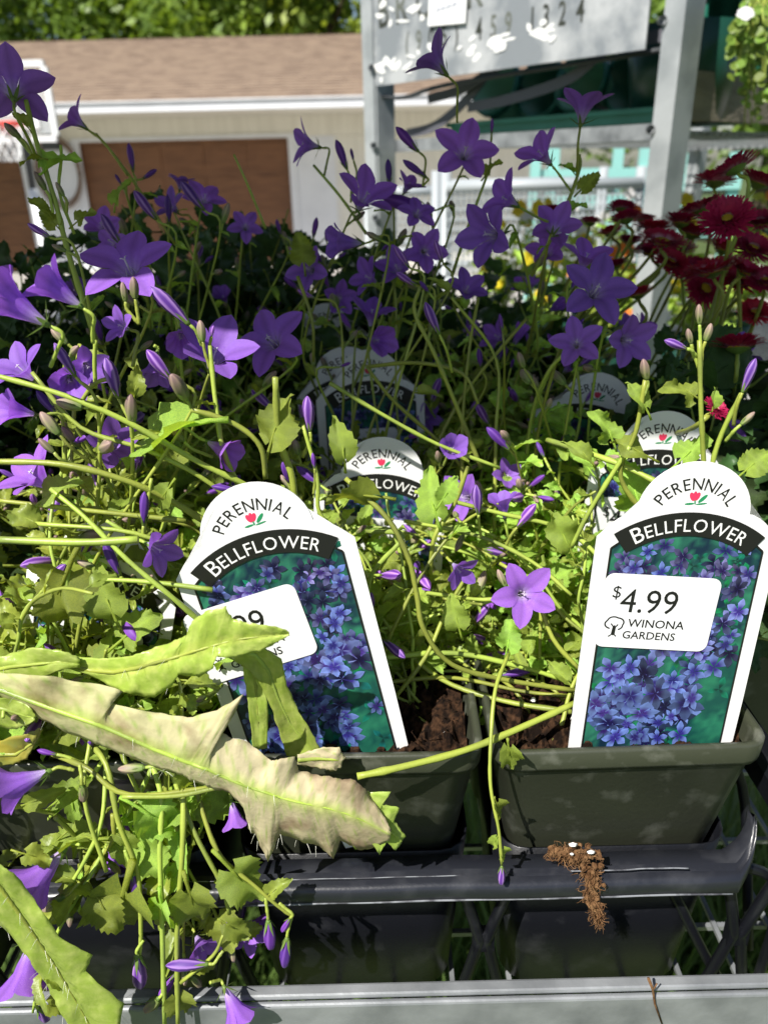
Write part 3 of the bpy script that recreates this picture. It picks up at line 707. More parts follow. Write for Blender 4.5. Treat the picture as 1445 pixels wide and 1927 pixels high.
def sticker_meshes():
    pts = []
    for cx, cy, a0 in ((1, 1, 0), (-1, 1, 90), (-1, -1, 180), (1, -1, 270)):
        for k in range(6):
            a = rad(a0 + 18*k); pts.append((cx*17 + 3.2*math.cos(a), cy*11.2 + 3.2*math.sin(a)))
    b = MB(); n = len(pts); f_ = [b.vert((x*.001, -.00105, z*.001)) for x, z in pts]; k_ = [b.vert((x*.001, -.00088, z*.001)) for x, z in pts]
    b.face(*f_)
    for i in range(n): b.face(f_[i], k_[i], k_[(i+1)%n], f_[(i+1)%n])
    st = b.mesh('price_sticker', m_stick)
    L_ = []
    def add(s, size, x, z, bold=0, sx=1.0):
        v, f, wd = text_vf(s, size, bold, sx); L_.append(([(p.x + x, p.y + z) for p in v], f))
    add('$', 6.6, -16.8, 5.2, 0, .95); add('4.99', 13.0, -13.6, -.2, .0, .92)
    add('WINONA', 4.5, -9.6, -5.9, .055, 1.02); add('GARDENS', 4.3, -10.6, -10.6, .055, .98)
    b = MB()
    for v, f in L_:
        ids = [b.vert((x*.001, -.00111, z*.001)) for x, z in v]
        for q in f: b.face(*[ids[i] for i in q])
    tx = b.mesh('price_lettering', m_ink)
    b = MB(); y = -.00111                        # tree logo: outline strokes
    def stroke(pts, w, k=0):
        q = [Vector((*p, 0)) for p in pts]; lo = []; hi = []
        for i, p in enumerate(q):
            d = (q[min(i+1, len(q)-1)] - q[max(i-1, 0)]).normalized(); n_ = Vector((-d.y, d.x, 0))*w/2
            lo.append(b.vert(((p+n_).x*.001, y - k*.00001, (p+n_).y*.001))); hi.append(b.vert(((p-n_).x*.001, y - k*.00001, (p-n_).y*.001)))
        for i in range(len(q)-1): b.face(lo[i], lo[i+1], hi[i+1], hi[i])
    cr = []
    for i in range(41):
        a = rad(-62 + 304*i/40); q = 2.75 + .38*abs(math.sin(2.2*a+.4)); cr.append((-14.2 + q*1.08*math.cos(a), -4.9 + q*.86*math.sin(a)))
    stroke(cr, .55); stroke([(-15.6, -10.2), (-14.6, -9.3), (-14.4, -6.2), (-15.4, -5.0)], .5, 1); stroke([(-12.9, -10.0), (-13.7, -9.2), (-13.7, -6.4), (-12.9, -5.2)], .5, 2); stroke([(-14.1, -9.6), (-14.05, -5.6)], .55, 3)
    lg = b.mesh('tree_logo', m_ink)
    return st, tx, lg
st_me, tx_me, lg_me = sticker_meshes()
def make_tag(top, lean, back, yaw, label, sticker=None, pic=0):
    """top: the highest point of the tag; lean turns it in its own plane (deg, + = top to the right)"""
    base = Vector(top) - Matrix.Rotation(rad(yaw), 3, 'Z') @ Matrix.Rotation(rad(-back), 3, 'X') @ Matrix.Rotation(rad(lean), 3, 'Y') @ Vector((0, 0, .1242))
    t = thing('plant_tag', label, 'plant tag', base, 'plant tags')
    t.rotation_euler = (Matrix.Rotation(rad(yaw), 3, 'Z') @ Matrix.Rotation(rad(-back), 3, 'X') @ Matrix.Rotation(rad(lean), 3, 'Y')).to_euler()
    for nm, me in (('tag_board', tag_board), ('picture', pics[pic]), ('picture_border', border), ('name_band', band), ('perennial_lettering', per), ('flower_emblem', emb), ('bellflower_lettering', bel)):
        q = link(nm, me, t, None, True)
    if sticker:
        x, z, a = sticker
        s = link('price_sticker', st_me, t, Matrix.Translation((x*.001, 0, z*.001)) @ Matrix.Rotation(rad(a), 4, 'Y') @ Matrix.Diagonal((1.16, 1.0, 1.16, 1)), True)
        link('price_lettering', tx_me, s, None, True); link('tree_logo', lg_me, s, None, True)
    return t
make_tag(P(1322, 868, .2710), 3.0, 3, 0, 'upright white tag priced 4.99 in the front right pot', (-7.5, 60, 2), 0)
make_tag(P(456, 910, .2700), -11.2, 4, 4, 'leaning white tag in the front row, its price half hidden by a green leaf', (-14.5, 62, -4), 1)
make_tag(P(722, 822, .384), 4, 2, 0, 'half shaded white tag directly behind the leaning front tag', (-9, 62, 3), 0)
make_tag(P(692, 657, .500), -1, 4, 2, 'shaded white tag in the third row reading BELLFLOWER in full', (-6, 55, 0), 1)
make_tag(P(645, 652, .520), -5, 4, 0, 'shaded white tag mostly hidden behind another shaded tag', None, 0)
make_tag(P(1258, 773, .378), 4, 2, 2, 'white tag just behind the upright front tag, covered by leaves', (-6, 60, 0), 1)
make_tag(P(1138, 702, .47), 12, 6, -5, 'tilted white tag deep in shade at the right of the crossing stems', None, 0)
make_tag(P(205, 985, .312), 13, 8, -8, 'white tag buried among the sunlit stems at the left', (0, 58, 0), 0)
make_tag(P(612, 570, .60), -3, 4, 6, 'pale tag glimpsed in the shade far behind the bent stem', None, 1)

# ------------------------------------------------------------------ plant organs (shared meshes)
def corolla(seed, spread, L=1.0, tube=.34, wmax=.25, curl=.0):
    """axis +Z, total petal length about 1; spread = final angle of lobes from the axis (deg)"""
    rr = random.Random(seed); b = MB(); ns, nw = 11, 5
    for k in range(5):
        a0 = 2*math.pi*k/5; sp = rad(spread * rr.uniform(.86, 1.12)); cu = curl + rr.uniform(-.15, .2); tw = rr.uniform(-.12, .12); ln = rr.uniform(.93, 1.06)
        ids = []; r, z = .055, 0.0
        for i in range(ns):
            s = i / (ns - 1)
            if s > 0:
                ds = ln / (ns - 1)
                if s < tube: ang = rad(14) + (sp * .35) * (s / tube) ** 2
                else: ang = sp * (.42 + .58 * min(1, (s - tube) / .28)) + cu * max(0, s - .6) * 1.6
                r += ds * math.sin(ang); z += ds * math.cos(ang)
            if s <= tube: hw = r * math.tan(math.pi / 5) * 1.01
            else:
                q = (s - tube) / (1 - tube); w0 = .55 * wmax
                hw = max(r * math.tan(math.pi/5) * (1 - q*3), wmax * (math.sin(math.pi * (.20 + .80 * q ** .9)) ** .62 if q < 1 else 0))
                hw = min(hw, r * math.tan(math.pi/5)); 
                if i == ns - 1: hw = .006
            for j in range(nw):
                t = (j / (nw - 1) * 2 - 1); x = t * hw
                if s <= tube: 
                    phi = t * math.pi / 5; px, py = r * math.cos(phi), r * math.sin(phi); zz = z
                else:
                    q = (s - tube) / (1 - tube); px = r - .10 * abs(t) ** 1.5 * hw * (1 - q) - (0); py = x; 
                    zz = z + .22 * hw * (t * t) * (1 - .5 * q) + tw * x * q
                    m_ = max(0, 1 - q * 4)
                    phi = t * math.pi / 5; px = px * (1 - m_) + m_ * r * math.cos(phi); py = py * (1 - m_) + m_ * r * math.sin(phi)
                cc = (.80 if j == nw // 2 else (1.06 if j in (1, 3) else .96)) + .10 * s
                inn = max(0, 1 - s / .36)
                c = (cc * (1 + 1.0 * inn), cc * (1 + 3.0 * inn), cc * (1 + .25 * inn))
                X = px * math.cos(a0) - py * math.sin(a0); Yy = px * math.sin(a0) + py * math.cos(a0)
                ids.append(b.vert((X, Yy, zz), c))
        for i in range(ns - 1):
            for j in range(nw - 1): b.face(ids[i*nw+j], ids[(i)*nw+j+1], ids[(i+1)*nw+j+1], ids[(i+1)*nw+j])
    return b.mesh('flower', m_petal, True, True)
def calyx_mesh(seed, spread=35, ln=.30):
    rr = random.Random(seed); b = MB()
    b.lathe([(0, -.10), (.045, -.08), (.065, 0), (.058, .03)], 8)
    for k in range(5):
        a = 2*math.pi*k/5 + .63; sp = rad(spread * rr.uniform(.5, 1.4)); d = Vector((math.sin(sp), 0, math.cos(sp))); L_ = ln * rr.uniform(.85, 1.15)
        rot = Matrix.Rotation(a, 3, 'Z'); base = Vector((.058, 0, -.01))
        p = [base + Vector((0, -.036, 0)), base + Vector((0, .036, 0)), base + d * L_ * .5 + Vector((0, .03, 0)), base + d * L_ + Vector((.02, 0, 0)), base + d * L_ * .5 + Vector((0, -.03, 0)), base + d * L_ * .5 + Vector((.016, 0, -.01))]
        i = [b.vert(rot @ q) for q in p]; b.face(i[0], i[1], i[2], i[5]); b.face(i[0], i[5], i[4]); b.face(i[5], i[2], i[3]); b.face(i[4], i[5], i[3])
    return b.mesh('calyx', m_calyx, True)
def pistil_mesh():
    b = MB(); b.tube([(0, 0, .02), (.005, 0, .25), (.0, .004, .47)], [.018, .015, .017], 6)
    for k in range(3):
        a = 2.09 * k; b.tube([(0, .004, .46), (.03*math.cos(a), .03*math.sin(a), .50), (.065*math.cos(a), .065*math.sin(a), .495)], [.014, .012, .007], 5)
    for k in range(5):
        a = 1.2566 * k; b.tube([(.03*math.cos(a), .03*math.sin(a), .03), (.09*math.cos(a), .09*math.sin(a), .17), (.07*math.cos(a), .07*math.sin(a), .27)], [.010, .009, .004], 4)
    return b.mesh('pistil', m_pistil, True)
FL = {'star': [corolla(s, 84, curl=.08) for s in (1, 2, 3, 21, 22)], 'half': [corolla(s, 60, curl=.25) for s in (4, 5, 6, 23, 24)], 'bell': [corolla(s, 34, tube=.48, wmax=.31, curl=.5) for s in (7, 8, 9, 25)], 'shut': [corolla(s, 12, tube=.55, wmax=.2) for s in (10, 11)]}
CAL = [calyx_mesh(s, sp) for s, sp in ((1, 30), (2, 55), (3, 80))]
CALB = [calyx_mesh(s, 14, .40) for s in (4, 5)]
PIS = pistil_mesh()
def bud_mesh(seed, fat, prof, mat, ridge, valley):
    b = MB(); n = 15; rings = []
    for (s, r) in prof:
        ring = []
        for k in range(n):
            a = 2*math.pi*k/n; rd = (k % 3 == 0); q = r * fat * (1.08 if rd else .93)
            tw = s * .5; cc = ridge if rd else valley
            if mat is m_budg: cc = tuple(k_ * (g1 * (1 - s) ** 1.3 + g2 * (1 - (1 - s) ** 1.3)) for k_, g1, g2 in zip(cc, (.20, .30, .07), (.36, .25, .22)))
            ring.append(b.vert((q*math.cos(a+tw), q*math.sin(a+tw), s), cc))
        rings.append(ring)
    for i in range(len(rings)-1):
        for k in range(n): b.face(rings[i][k], rings[i][(k+1)%n], rings[i+1][(k+1)%n], rings[i+1][k])
    b.face(*rings[-1]); return b.mesh('bud', mat, True, True)
pl = [(0, .35), (.08, .5), (.25, .75), (.45, .95), (.65, 1), (.82, .8), (.93, .45), (1.0, .1)]
ps = [(0, .6), (.15, .85), (.4, 1), (.65, .95), (.85, .65), (.97, .3), (1.0, .08)]
BUD = {'p': [bud_mesh(s, f, pl, m_bud, (2.9, 4.2, 1.9), (.8, .6, .85)) for s, f in ((1, .145), (2, .17), (3, .155))],
       'd': [bud_mesh(s, f, pl, m_bud, (1.2, 1.2, 1.1), (.7, .55, .8)) for s, f in ((4, .13), (5, .15))],
       'g': [bud_mesh(s, f, ps, m_budg, (1.2, 1.2, 1.1), (.85, .8, .9)) for s, f in ((6, .22), (7, .19))]}
def leaf_mesh(seed, wide=.42, teeth=6, pet=.5, fold=.35, curl=.5, wav=.08):
    rr = random.Random(seed); b = MB(); n = teeth * 2 + 3; nw = 7; ids = []
    off = rr.uniform(0, 9)
    for i in range(n):
        s = i / (n - 1); base = wide * (math.sin(math.pi * min(1, (s * .93 + .07)) ** .68)) ** .75 * (1 - .12 * s)
        if i == n - 1: base = .012
        if i == 0: base = wide * .30
        th = (1.09 if i % 2 else .95) if 0 < i < n - 1 else 1
        cl = curl * s * s * .55
        for j in range(nw):
            t = j / (nw - 1) * 2 - 1; e = abs(t)
            w_ = base * (th if e > .9 else 1); x = t * w_
            ybk = -.16 * e ** 2 * (1 - s) ** 3 + (.07 if (e > .9 and i % 2) else 0)
            z = fold * abs(x) * (1 - .4 * s) - cl + 1.5 * wav * e * math.sin(s * 8 + off + 2 * t) + .02 * math.sin(9 * s + 5 * t + off)
            c = 1.28 if j == nw // 2 else (1.12 if i % 3 == 1 and e < .9 else .97); ids.append(b.vert((x, pet + s + ybk, z), (c, c, c * .95)))
    for i in range(n - 1):
        for j in range(nw - 1): b.face(ids[i*nw+j], ids[i*nw+j+1], ids[(i+1)*nw+j+1], ids[(i+1)*nw+j])
    if pet > .01:
        b.cur = (1.25, 1.2, 1.0); b.tube([(0, 0, 0), (.0, pet * .5, .03 * rr.uniform(-1, 1)), (0, pet + .04, 0), (0, pet + .35, .01)], [.045, .036, .032, .012], 5)
    return b.mesh('leaf', m_leaf, True, True)
LF = [leaf_mesh(1), leaf_mesh(2, .36, 5, .4, .5, .9), leaf_mesh(3, .46, 6, .6, .2, .3, .12), leaf_mesh(4, .34, 5, .3, .8, .6, .1), leaf_mesh(5, .48, 7, .5, .1, .7, .16), leaf_mesh(6, .30, 4, .25, .9, 1.2, .05)]
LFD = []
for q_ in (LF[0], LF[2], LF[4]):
    k_ = q_.copy(); k_.materials.clear(); k_.materials.append(m_leaf_shade); LFD.append(k_)
LN = [leaf_mesh(11, .17, 4, .06, .5, .6, .04), leaf_mesh(12, .22, 4, .08, .6, .9, .05)]

def orient(loc, zax, yhint, scale):
    z = Vector(zax).normalized(); y = Vector(yhint); y = y - z * y.dot(z)
    if y.length < 1e-5: y = z.orthogonal()
    y.normalize(); x = y.cross(z)
    m = Matrix((x, y, z)).transposed().to_4x4(); m.translation = Vector(loc)
    return m @ Matrix.Diagonal((scale, scale, scale, 1))

ALL = []
class Plant:
    def __init__(s, label, base, group='bellflower plants', name='bellflower_plant', cat='flower'):
        s.o = thing(name, label, cat, base, group); s.base = Vector(base); s.nl = 0; s.dark = False; s.lv = []; ALL.append(s); s.r = random.Random(hash(label) % 9973 if False else sum(map(ord, label)))
    def finish(s, cap=290):
        def key(q):
            p = q[1] @ Vector((0, .8, 0)); u, v = PX(p); d = (p - Vector((0, 0, CAM_Z))).length
            return q[2] / d * (1 if -30 < u < 1475 and -30 < v < 1957 else .01)
        s.lv.sort(key=key, reverse=True)
        for me, m, _ in s.lv[:cap]: link('leaf', me, s.o, m)
        if len(s.lv) > cap:
            V, Fc, Cc, o = [], [], [], 0
            for me, m, _ in s.lv[cap:]:
                n = len(me.vertices); co = np.empty(n * 3, 'f'); me.vertices.foreach_get('co', co); co = co.reshape(-1, 3)
                mm = np.array(m); V.append(co @ mm[:3, :3].T + mm[:3, 3]); c = np.empty(n * 4, 'f'); me.color_attributes['Col'].data.foreach_get('color', c); Cc.append(c)
                Fc += [tuple(i + o for i in p.vertices) for p in me.polygons]; o += n
            me = bpy.data.meshes.new('foliage'); me.from_pydata(np.concatenate(V).tolist(), [], Fc); me.materials.append(m_leaf_shade if s.dark else m_leaf)
            me.polygons.foreach_set('use_smooth', [True] * len(me.polygons)); a = me.color_attributes.new('Col', 'FLOAT_COLOR', 'POINT'); a.data.foreach_set('color', np.concatenate(Cc)); me.update()
            link('foliage', me, s.o)['kind'] = 'stuff'
    def root(s, sp=.03): return s.base + Vector((s.r.uniform(-sp, sp), s.r.uniform(-sp, sp), -.008))
    def stem(s, pts, r0=.0014, r1=.0008, n=5):
        pts = [Vector(p_) for p_ in pts]; jg = min(.0012, .035 * (pts[-1] - pts[0]).length / len(pts)); pts = [pts[0]] + [p_ + Vector((s.r.gauss(0, jg), s.r.gauss(0, jg), s.r.gauss(0, jg))) for p_ in pts[1:-1]] + [pts[-1]]
        q = spline(pts, n); b = MB(); N = len(q)
        b.tube(q, [(r0 + (r1 - r0) * i / (N - 1)) * (.80 if r0 > .00125 else .9) * s.r.uniform(.93, 1.08) * (1.18 if i % 5 == 3 and N > 12 else 1) for i in range(N)], 6); b.build('stem', m_stem, s.o, True); return q
    def leaf(s, loc, tip, nrm, size, k=None, narrow=False):
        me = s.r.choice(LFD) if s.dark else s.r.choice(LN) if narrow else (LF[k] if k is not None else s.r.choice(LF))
        t = Vector(tip).normalized(); n = Vector(nrm); n = n - t * n.dot(t)
        s.lv.append((me, orient(loc, n if n.length > 1e-4 else t.orthogonal(), t, size), size)); s.nl += 1
    def flower(s, center, facing, size, kind='star', stem=None, pist=True):
        """center: middle of the mouth; size: petal length"""
        f = Vector(facing).normalized(); me = s.r.choice(FL[kind])
        dep = {'star': .34, 'half': .45, 'bell': .6, 'shut': .6}[kind]
        base = Vector(center) - f * dep * size
        m = orient(base, f, Vector((s.r.gauss(0, 1), s.r.gauss(0, 1), s.r.gauss(0, 1))), size)
        o = link('flower', me, s.o, m)
        link('calyx', s.r.choice(CAL), o, Matrix.Diagonal((1, 1, 1, 1)), True)
        if pist: link('pistil', PIS, o, None, True)
        if stem is not None: s.tail(base - f * size * .09, f, stem)
        return base
    def bud(s, base, d, length, kind='p', stem=None):
        d = Vector(d).normalized(); me = s.r.choice(BUD[kind])
        o = link('bud', me, s.o, orient(base, d, (s.r.gauss(0, 1), s.r.gauss(0, 1), .3), length))
        cs = {'p': .8, 'd': .8, 'g': 1.15}[kind]
        link('calyx', s.r.choice(CALB), o, Matrix.Diagonal((cs * 1.25, cs * 1.25, cs, 1)), True)
        if stem is not None: s.tail(base - d * length * .06, d, stem)
    def tail(s, p, d, to, r=.0007):
        """pedicel from p leaving along -d, curving down to point `to`; with small leaves when long"""
        to = s.root() if to == 'root' else Vector(to); L = (to - p).length
        k = min(.014, L * .3); a = p - d * k
        mid = a.lerp(to, .45) + Vector((s.r.uniform(-.15, .15) * L * .6, s.r.uniform(-.12, .12) * L * .5, .10 * L))
        q = s.stem([to, to.lerp(mid, .6) + Vector((0, 0, .01)), mid, a, p] if L > .05 else [to, to.lerp(a, .5), a, p], .0013 if L > .05 else .0008, .0007)
        if L > .05:
            N = len(q)
            for i in range(int(N * .25), N - 4, 2):
                if s.r.random() < .75:
                    t = (q[i+1] - q[i]).normalized(); sd = Vector((s.r.gauss(0, 1), s.r.gauss(0, 1), s.r.gauss(.2, .7))); sd = (sd - t * sd.dot(t)).normalized()
                    dr = (sd + t * .5).normalized(); sz = .016 - .008 * i / N
                    if ok(q[i] + dr * sz): s.leaf(q[i], dr, Vector((s.r.gauss(0, .4), s.r.gauss(-.3, .4), 1)), sz * s.r.uniform(.7, 1.2), narrow=(i > N * .6))
            for i in (N - 6, N - 8):
                if i > 2 and s.r.random() < .6:
                    dr = Vector((s.r.gauss(0, .6), s.r.gauss(-.1, .5), s.r.uniform(.3, 1))).normalized()
                    if ok(q[i] + dr * .02): s.bud(q[i] + dr * .006, dr, s.r.uniform(.006, .012), s.r.choice('gggd'), q[i])
    def spray(s, n, lean=(0, 0, 1), length=(.08, .16), sag=.5, spread=.7, flowers=.3, leaf=.017, floor=None, r0=.0013, start=None, leafp=.8):
        rr = s.r
        for _ in range(n):
            p = s.root(.04) if start is None else start(rr); d = (Vector(lean) + Vector((rr.gauss(0, spread), rr.gauss(0, spread), rr.gauss(0, spread * .4)))).normalized()
            L = rr.uniform(*length); st = 9; pts = [p.copy()]; good = True
            for i in range(st):
                d = (d + Vector((rr.gauss(0, .13), rr.gauss(0, .13), -sag * (i / st) * .35 + rr.gauss(0, .08)))).normalized()
                p = p + d * L / st
                if floor is not None and p.z < floor: p.z = floor + rr.uniform(0, .004); d.z = abs(d.z) * .3
                if i > 1 and not ok(p): good = i > 4; break
                pts.append(p.copy())
            if not good or len(pts) < 4: continue
            q = s.stem(pts, r0, .0007, 3); N = len(q)
            for i in range(4, N - 1, 2):
                t = (q[i+1] - q[i]).normalized()
                if rr.random() < leafp:
                    sd = Vector((rr.gauss(0, 1), rr.gauss(-.2, 1), rr.gauss(.3, .8))); sd = (sd - t * sd.dot(t)).normalized(); dr = (sd + t * .4).normalized()
                    sz = leaf * (1.15 - .6 * i / N) * rr.uniform(.6, 1.25)
                    if ok(q[i] + dr * sz * 1.3): s.leaf(q[i], dr, Vector((rr.gauss(0, .5), rr.gauss(-.35, .5), 1)), sz, narrow=rr.random() < .25)
            e = q[-1]; t = (q[-1] - q[-3]).normalized()
            for k in range((rr.randint(1, 3) if flowers > .02 else rr.randint(0, 1)) if flowers >= 0 else 0):
                dr = (t + Vector((rr.gauss(0, .6), rr.gauss(0, .6), rr.gauss(.3, .5)))).normalized(); qq = q[-1 - k]
                if not ok(qq + dr * .03): continue
                if rr.random() < flowers: s.flower(qq + dr * .022, dr + Vector((0, -.35, .1)), rr.uniform(.014, .018), rr.choice(('star', 'half', 'half', 'bell', 'shut')), qq)
                else:
                    kd = rr.choice('pggdg'); s.bud(qq + dr * .006, dr, rr.uniform(.005, .009) if kd == 'g' else rr.uniform(.008, .018), kd, qq)

# protected picture regions for random growth: (u0, v0, u1, v1, max depth kept free)
HANG = (-60, 1420, 640, 1990, .33)
KEEP = [HANG, (915, 1040, 1075, 1205, .285), (0, 1130, 560, 1300, .225), (0, 1250, 760, 1620, .205), (325, 905, 700, 1230, .266), (520, 1230, 760, 1420, .266), (1060, 860, 1460, 1410, .268), (625, 1395, 1445, 1927, .30), (740, 1275, 1075, 1400, .30),
        (615, 815, 810, 900, .377), (590, 640, 800, 810, .495), (1190, 770, 1330, 850, .37), (1085, 700, 1170, 760, .46), (0, 0, 1445, 60, .8), (160, 60, 560, 300, .8), (700, 60, 1240, 230, .8)]
def ok(p):
    u, v = PX(p)
    if p.y < .19: return False
    for a, c, d, e, y in KEEP:
        if a < u < d and c < v < e and p.y < y + .02: return False
    return True
# ------------------------------------------------------------------ the bellflower plants
def pb(c, r): return POTS[(c, r)] + Vector((0, 0, -.004))
pA = Plant('sunlit bellflower at the left spilling down over the front of the rack', pb(0, 0))
pB = Plant('bellflower in the front middle pot behind the leaning tag, tangled stems bare at the base', pb(1, 0))
pC = Plant('bellflower in the front right pot with upright budding stems behind the 4.99 tag', pb(2, 0))
pD = Plant('bellflower in the second row at the left with large open flowers at the shade edge', pb(0, 1))
pE = Plant('bellflower in the second row behind the half shaded tag', pb(1, 1))
pF = Plant('bellflower in the second row with three violet stars in front of the daisies', pb(2, 1))
pG = Plant('shaded bellflower in the third row with the star flower against the trolley', pb(1, 2))
pH = Plant('shaded bellflower in the third row at the right, tallest against the sign', pb(2, 2))
pI = Plant('shaded bellflower in the third row at the left before the brown garage door', pb(0, 2))
def fl(p, u, v, Y, px, face, kind='star', stem='root'):
    c = P(u, v, Y); d = (c - Vector((0, 0, CAM_Z))).length; size = px * d / F * (.56 if kind in ('star',) else .66)
    p.flower(c, CV(*face), size, kind, P(*stem) if isinstance(stem, tuple) else stem)
def bd(p, u0, v0, u1, v1, Y, kind='p', stem='root', dy=0.0):
    a, c = P(u0, v0, Y), P(u1, v1, Y - dy); p.bud(a, c - a, (c - a).length, kind, P(*stem) if isinstance(stem, tuple) else stem)
def lf(p, u0, v0, u1, v1, Y, nrm=(0, .3, 1), k=0, dy=0.0):
    """petiole end -> tip"""
    a, c = P(u0, v0, Y), P(u1, v1, Y - dy); L = (c - a).length; pets = (.5, .4, .6, .3, .5, .25)
    p.leaf(a, c - a, CV(*nrm), 1.1 * L / (1 + pets[k]), k)
def stm(p, pts, r0=.0014, r1=.001): p.stem([P(*q) for q in pts], r0, r1)
# --- shade rows: flowers
for a in ((pG, 875, 285, .47, 130, (.05, .15, 1)), (pG, 815, 110, .47, 100, (-.75, .75, .2), 'half', (860, 230, .475)), (pH, 1098, 195, .46, 100, (.1, 1, .25), 'half', (1085, 330, .465)),
          (pH, 1015, 285, .46, 95, (-.75, .45, .55), 'half', (1075, 360, .465)), (pH, 948, 372, .44, 100, (-.85, .25, .5), 'half', (1040, 420, .45)), (pG, 572, 270, .50, 85, (-.95, .1, .25), 'half', (610, 330, .50)),
          (pG, 690, 365, .46, 115, (.35, .35, .6), 'half'), (pE, 640, 455, .43, 100, (-.95, -.05, .3), 'bell'), (pH, 915, 440, .43, 125, (-.75, -.2, .7), 'half'), (pG, 785, 400, .47, 80, (.2, .3, .9)),
          (pH, 1045, 425, .45, 95, (.25, .6, -.5), 'half'), (pF, 1122, 545, .385, 150, (.05, .25, 1)), (pF, 1105, 480, .42, 100, (.2, .6, .6), 'half'), (pF, 1085, 645, .375, 110, (-.25, .15, 1)),
          (pF, 1185, 640, .375, 105, (.25, -.25, .9), 'half'), (pE, 700, 585, .46, 95, (.1, .8, .5), 'half'), (pE, 715, 640, .45, 90, (.5, -.2, .7), 'bell'), (pI, 578, 505, .47, 90, (-.3, -.1, .8), 'half'),
          (pI, 385, 372, .50, 85, (.3, .4, .7)), (pI, 320, 385, .52, 65, (-.4, .3, .8), 'half'), (pI, 462, 425, .50, 70, (.2, .1, .9)), (pI, 340, 340, .54, 50, (.2, .7, .4), 'half'),
          (pD, 25, 165, .36, 140, (-.25, .85, -.45), 'star', (70, 300, .37)), (pI, 138, 222, .47, 72, (-.75, .5, .45), 'half', (240, 330, .48)), (pD, 240, 500, .325, 190, (-.1, .5, .85)),
          (pD, 510, 640, .365, 165, (-.3, .25, .9)), (pD, 405, 660, .325, 160, (.35, .55, .75), 'half'), (pH, 800, 470, .46, 85, (.1, -.2, .9), 'half'), (pG, 745, 500, .47, 85, (-.3, .3, .8), 'half'),
          (pH, 880, 540, .46, 80, (.2, .3, .8), 'half'), (pI, 190, 420, .48, 70, (.1, .3, .9), 'half'), (pI, 210, 455, .45, 80, (-.4, .2, .8)), (pG, 640, 560, .50, 70, (.3, -.2, .8), 'half'), (pE, 690, 520, .47, 80, (-.6, .2, .6), 'half'),
          (pE, 870, 935, .36, 100, (-.5, .1, .7), 'half'), (pE, 955, 895, .38, 70, (.2, .3, .8), 'half'), (pH, 1030, 470, .47, 80, (-.3, .2, .8), 'half'), (pG, 770, 345, .50, 60, (.4, .5, .5), 'half')): fl(*a)
# --- sunlit flowers
for a in ((pA, 95, 535, .272, 135, (-.75, .55, .35), 'bell', (175, 645, .278)), (pA, 15, 565, .262, 160, (-.8, .5, .35), 'bell', (95, 690, .268)), (pA, 225, 612, .290, 70, (-.45, .1, .9), 'half', (250, 690, .295)),
          (pA, 290, 700, .30, 95, (-.1, -1, .2), 'bell', (290, 650, .305)), (pB, 425, 850, .29, 105, (.85, -.45, .3), 'bell', (340, 800, .295)), (pA, 300, 1035, .262, 105, (.85, -.35, .45), 'half', (200, 980, .27)),
          (pB, 865, 1075, .295, 80, (.5, -.55, .75), 'half', (830, 1040, .31)), (pB, 985, 1118, .288, 140, (.05, .10, 1)), (pB, 945, 945, .315, 85, (-.2, .85, .4), 'bell', (965, 1040, .32)),
          (pA, 25, 1480, .218, 135, (-.95, -.35, .3), 'bell', (140, 1450, .225)), (pA, 70, 1655, .215, 130, (-.65, -.7, .35), 'bell', (150, 1590, .222)), (pA, 48, 1840, .212, 125, (-.05, -1, .35), 'bell', (60, 1730, .22)),
          (pA, 445, 1905, .214, 95, (.55, -.8, .3), 'bell', (395, 1850, .219)), (pA, 443, 1545, .232, 80, (.25, -1, .2), 'bell', (420, 1470, .236)), (pA, 432, 1735, .228, 60, (.1, -.9, .4), 'bell', (405, 1660, .23)),
          (pA, 35, 690, .30, 110, (-.4, .5, .7), 'half'), (pA, 215, 835, .30, 110, (.6, .1, .6), 'half'), (pA, 60, 890, .28, 140, (-.4, .5, .5), 'half'), (pA, 130, 720, .305, 100, (.3, -.4, .8), 'bell'), (pA, 20, 770, .29, 100, (-.6, .1, .7), 'bell'),
          (pA, 165, 690, .31, 80, (.4, -.3, .6), 'half'), (pD, 340, 640, .34, 90, (.2, -.6, .6), 'bell')): fl(*a)
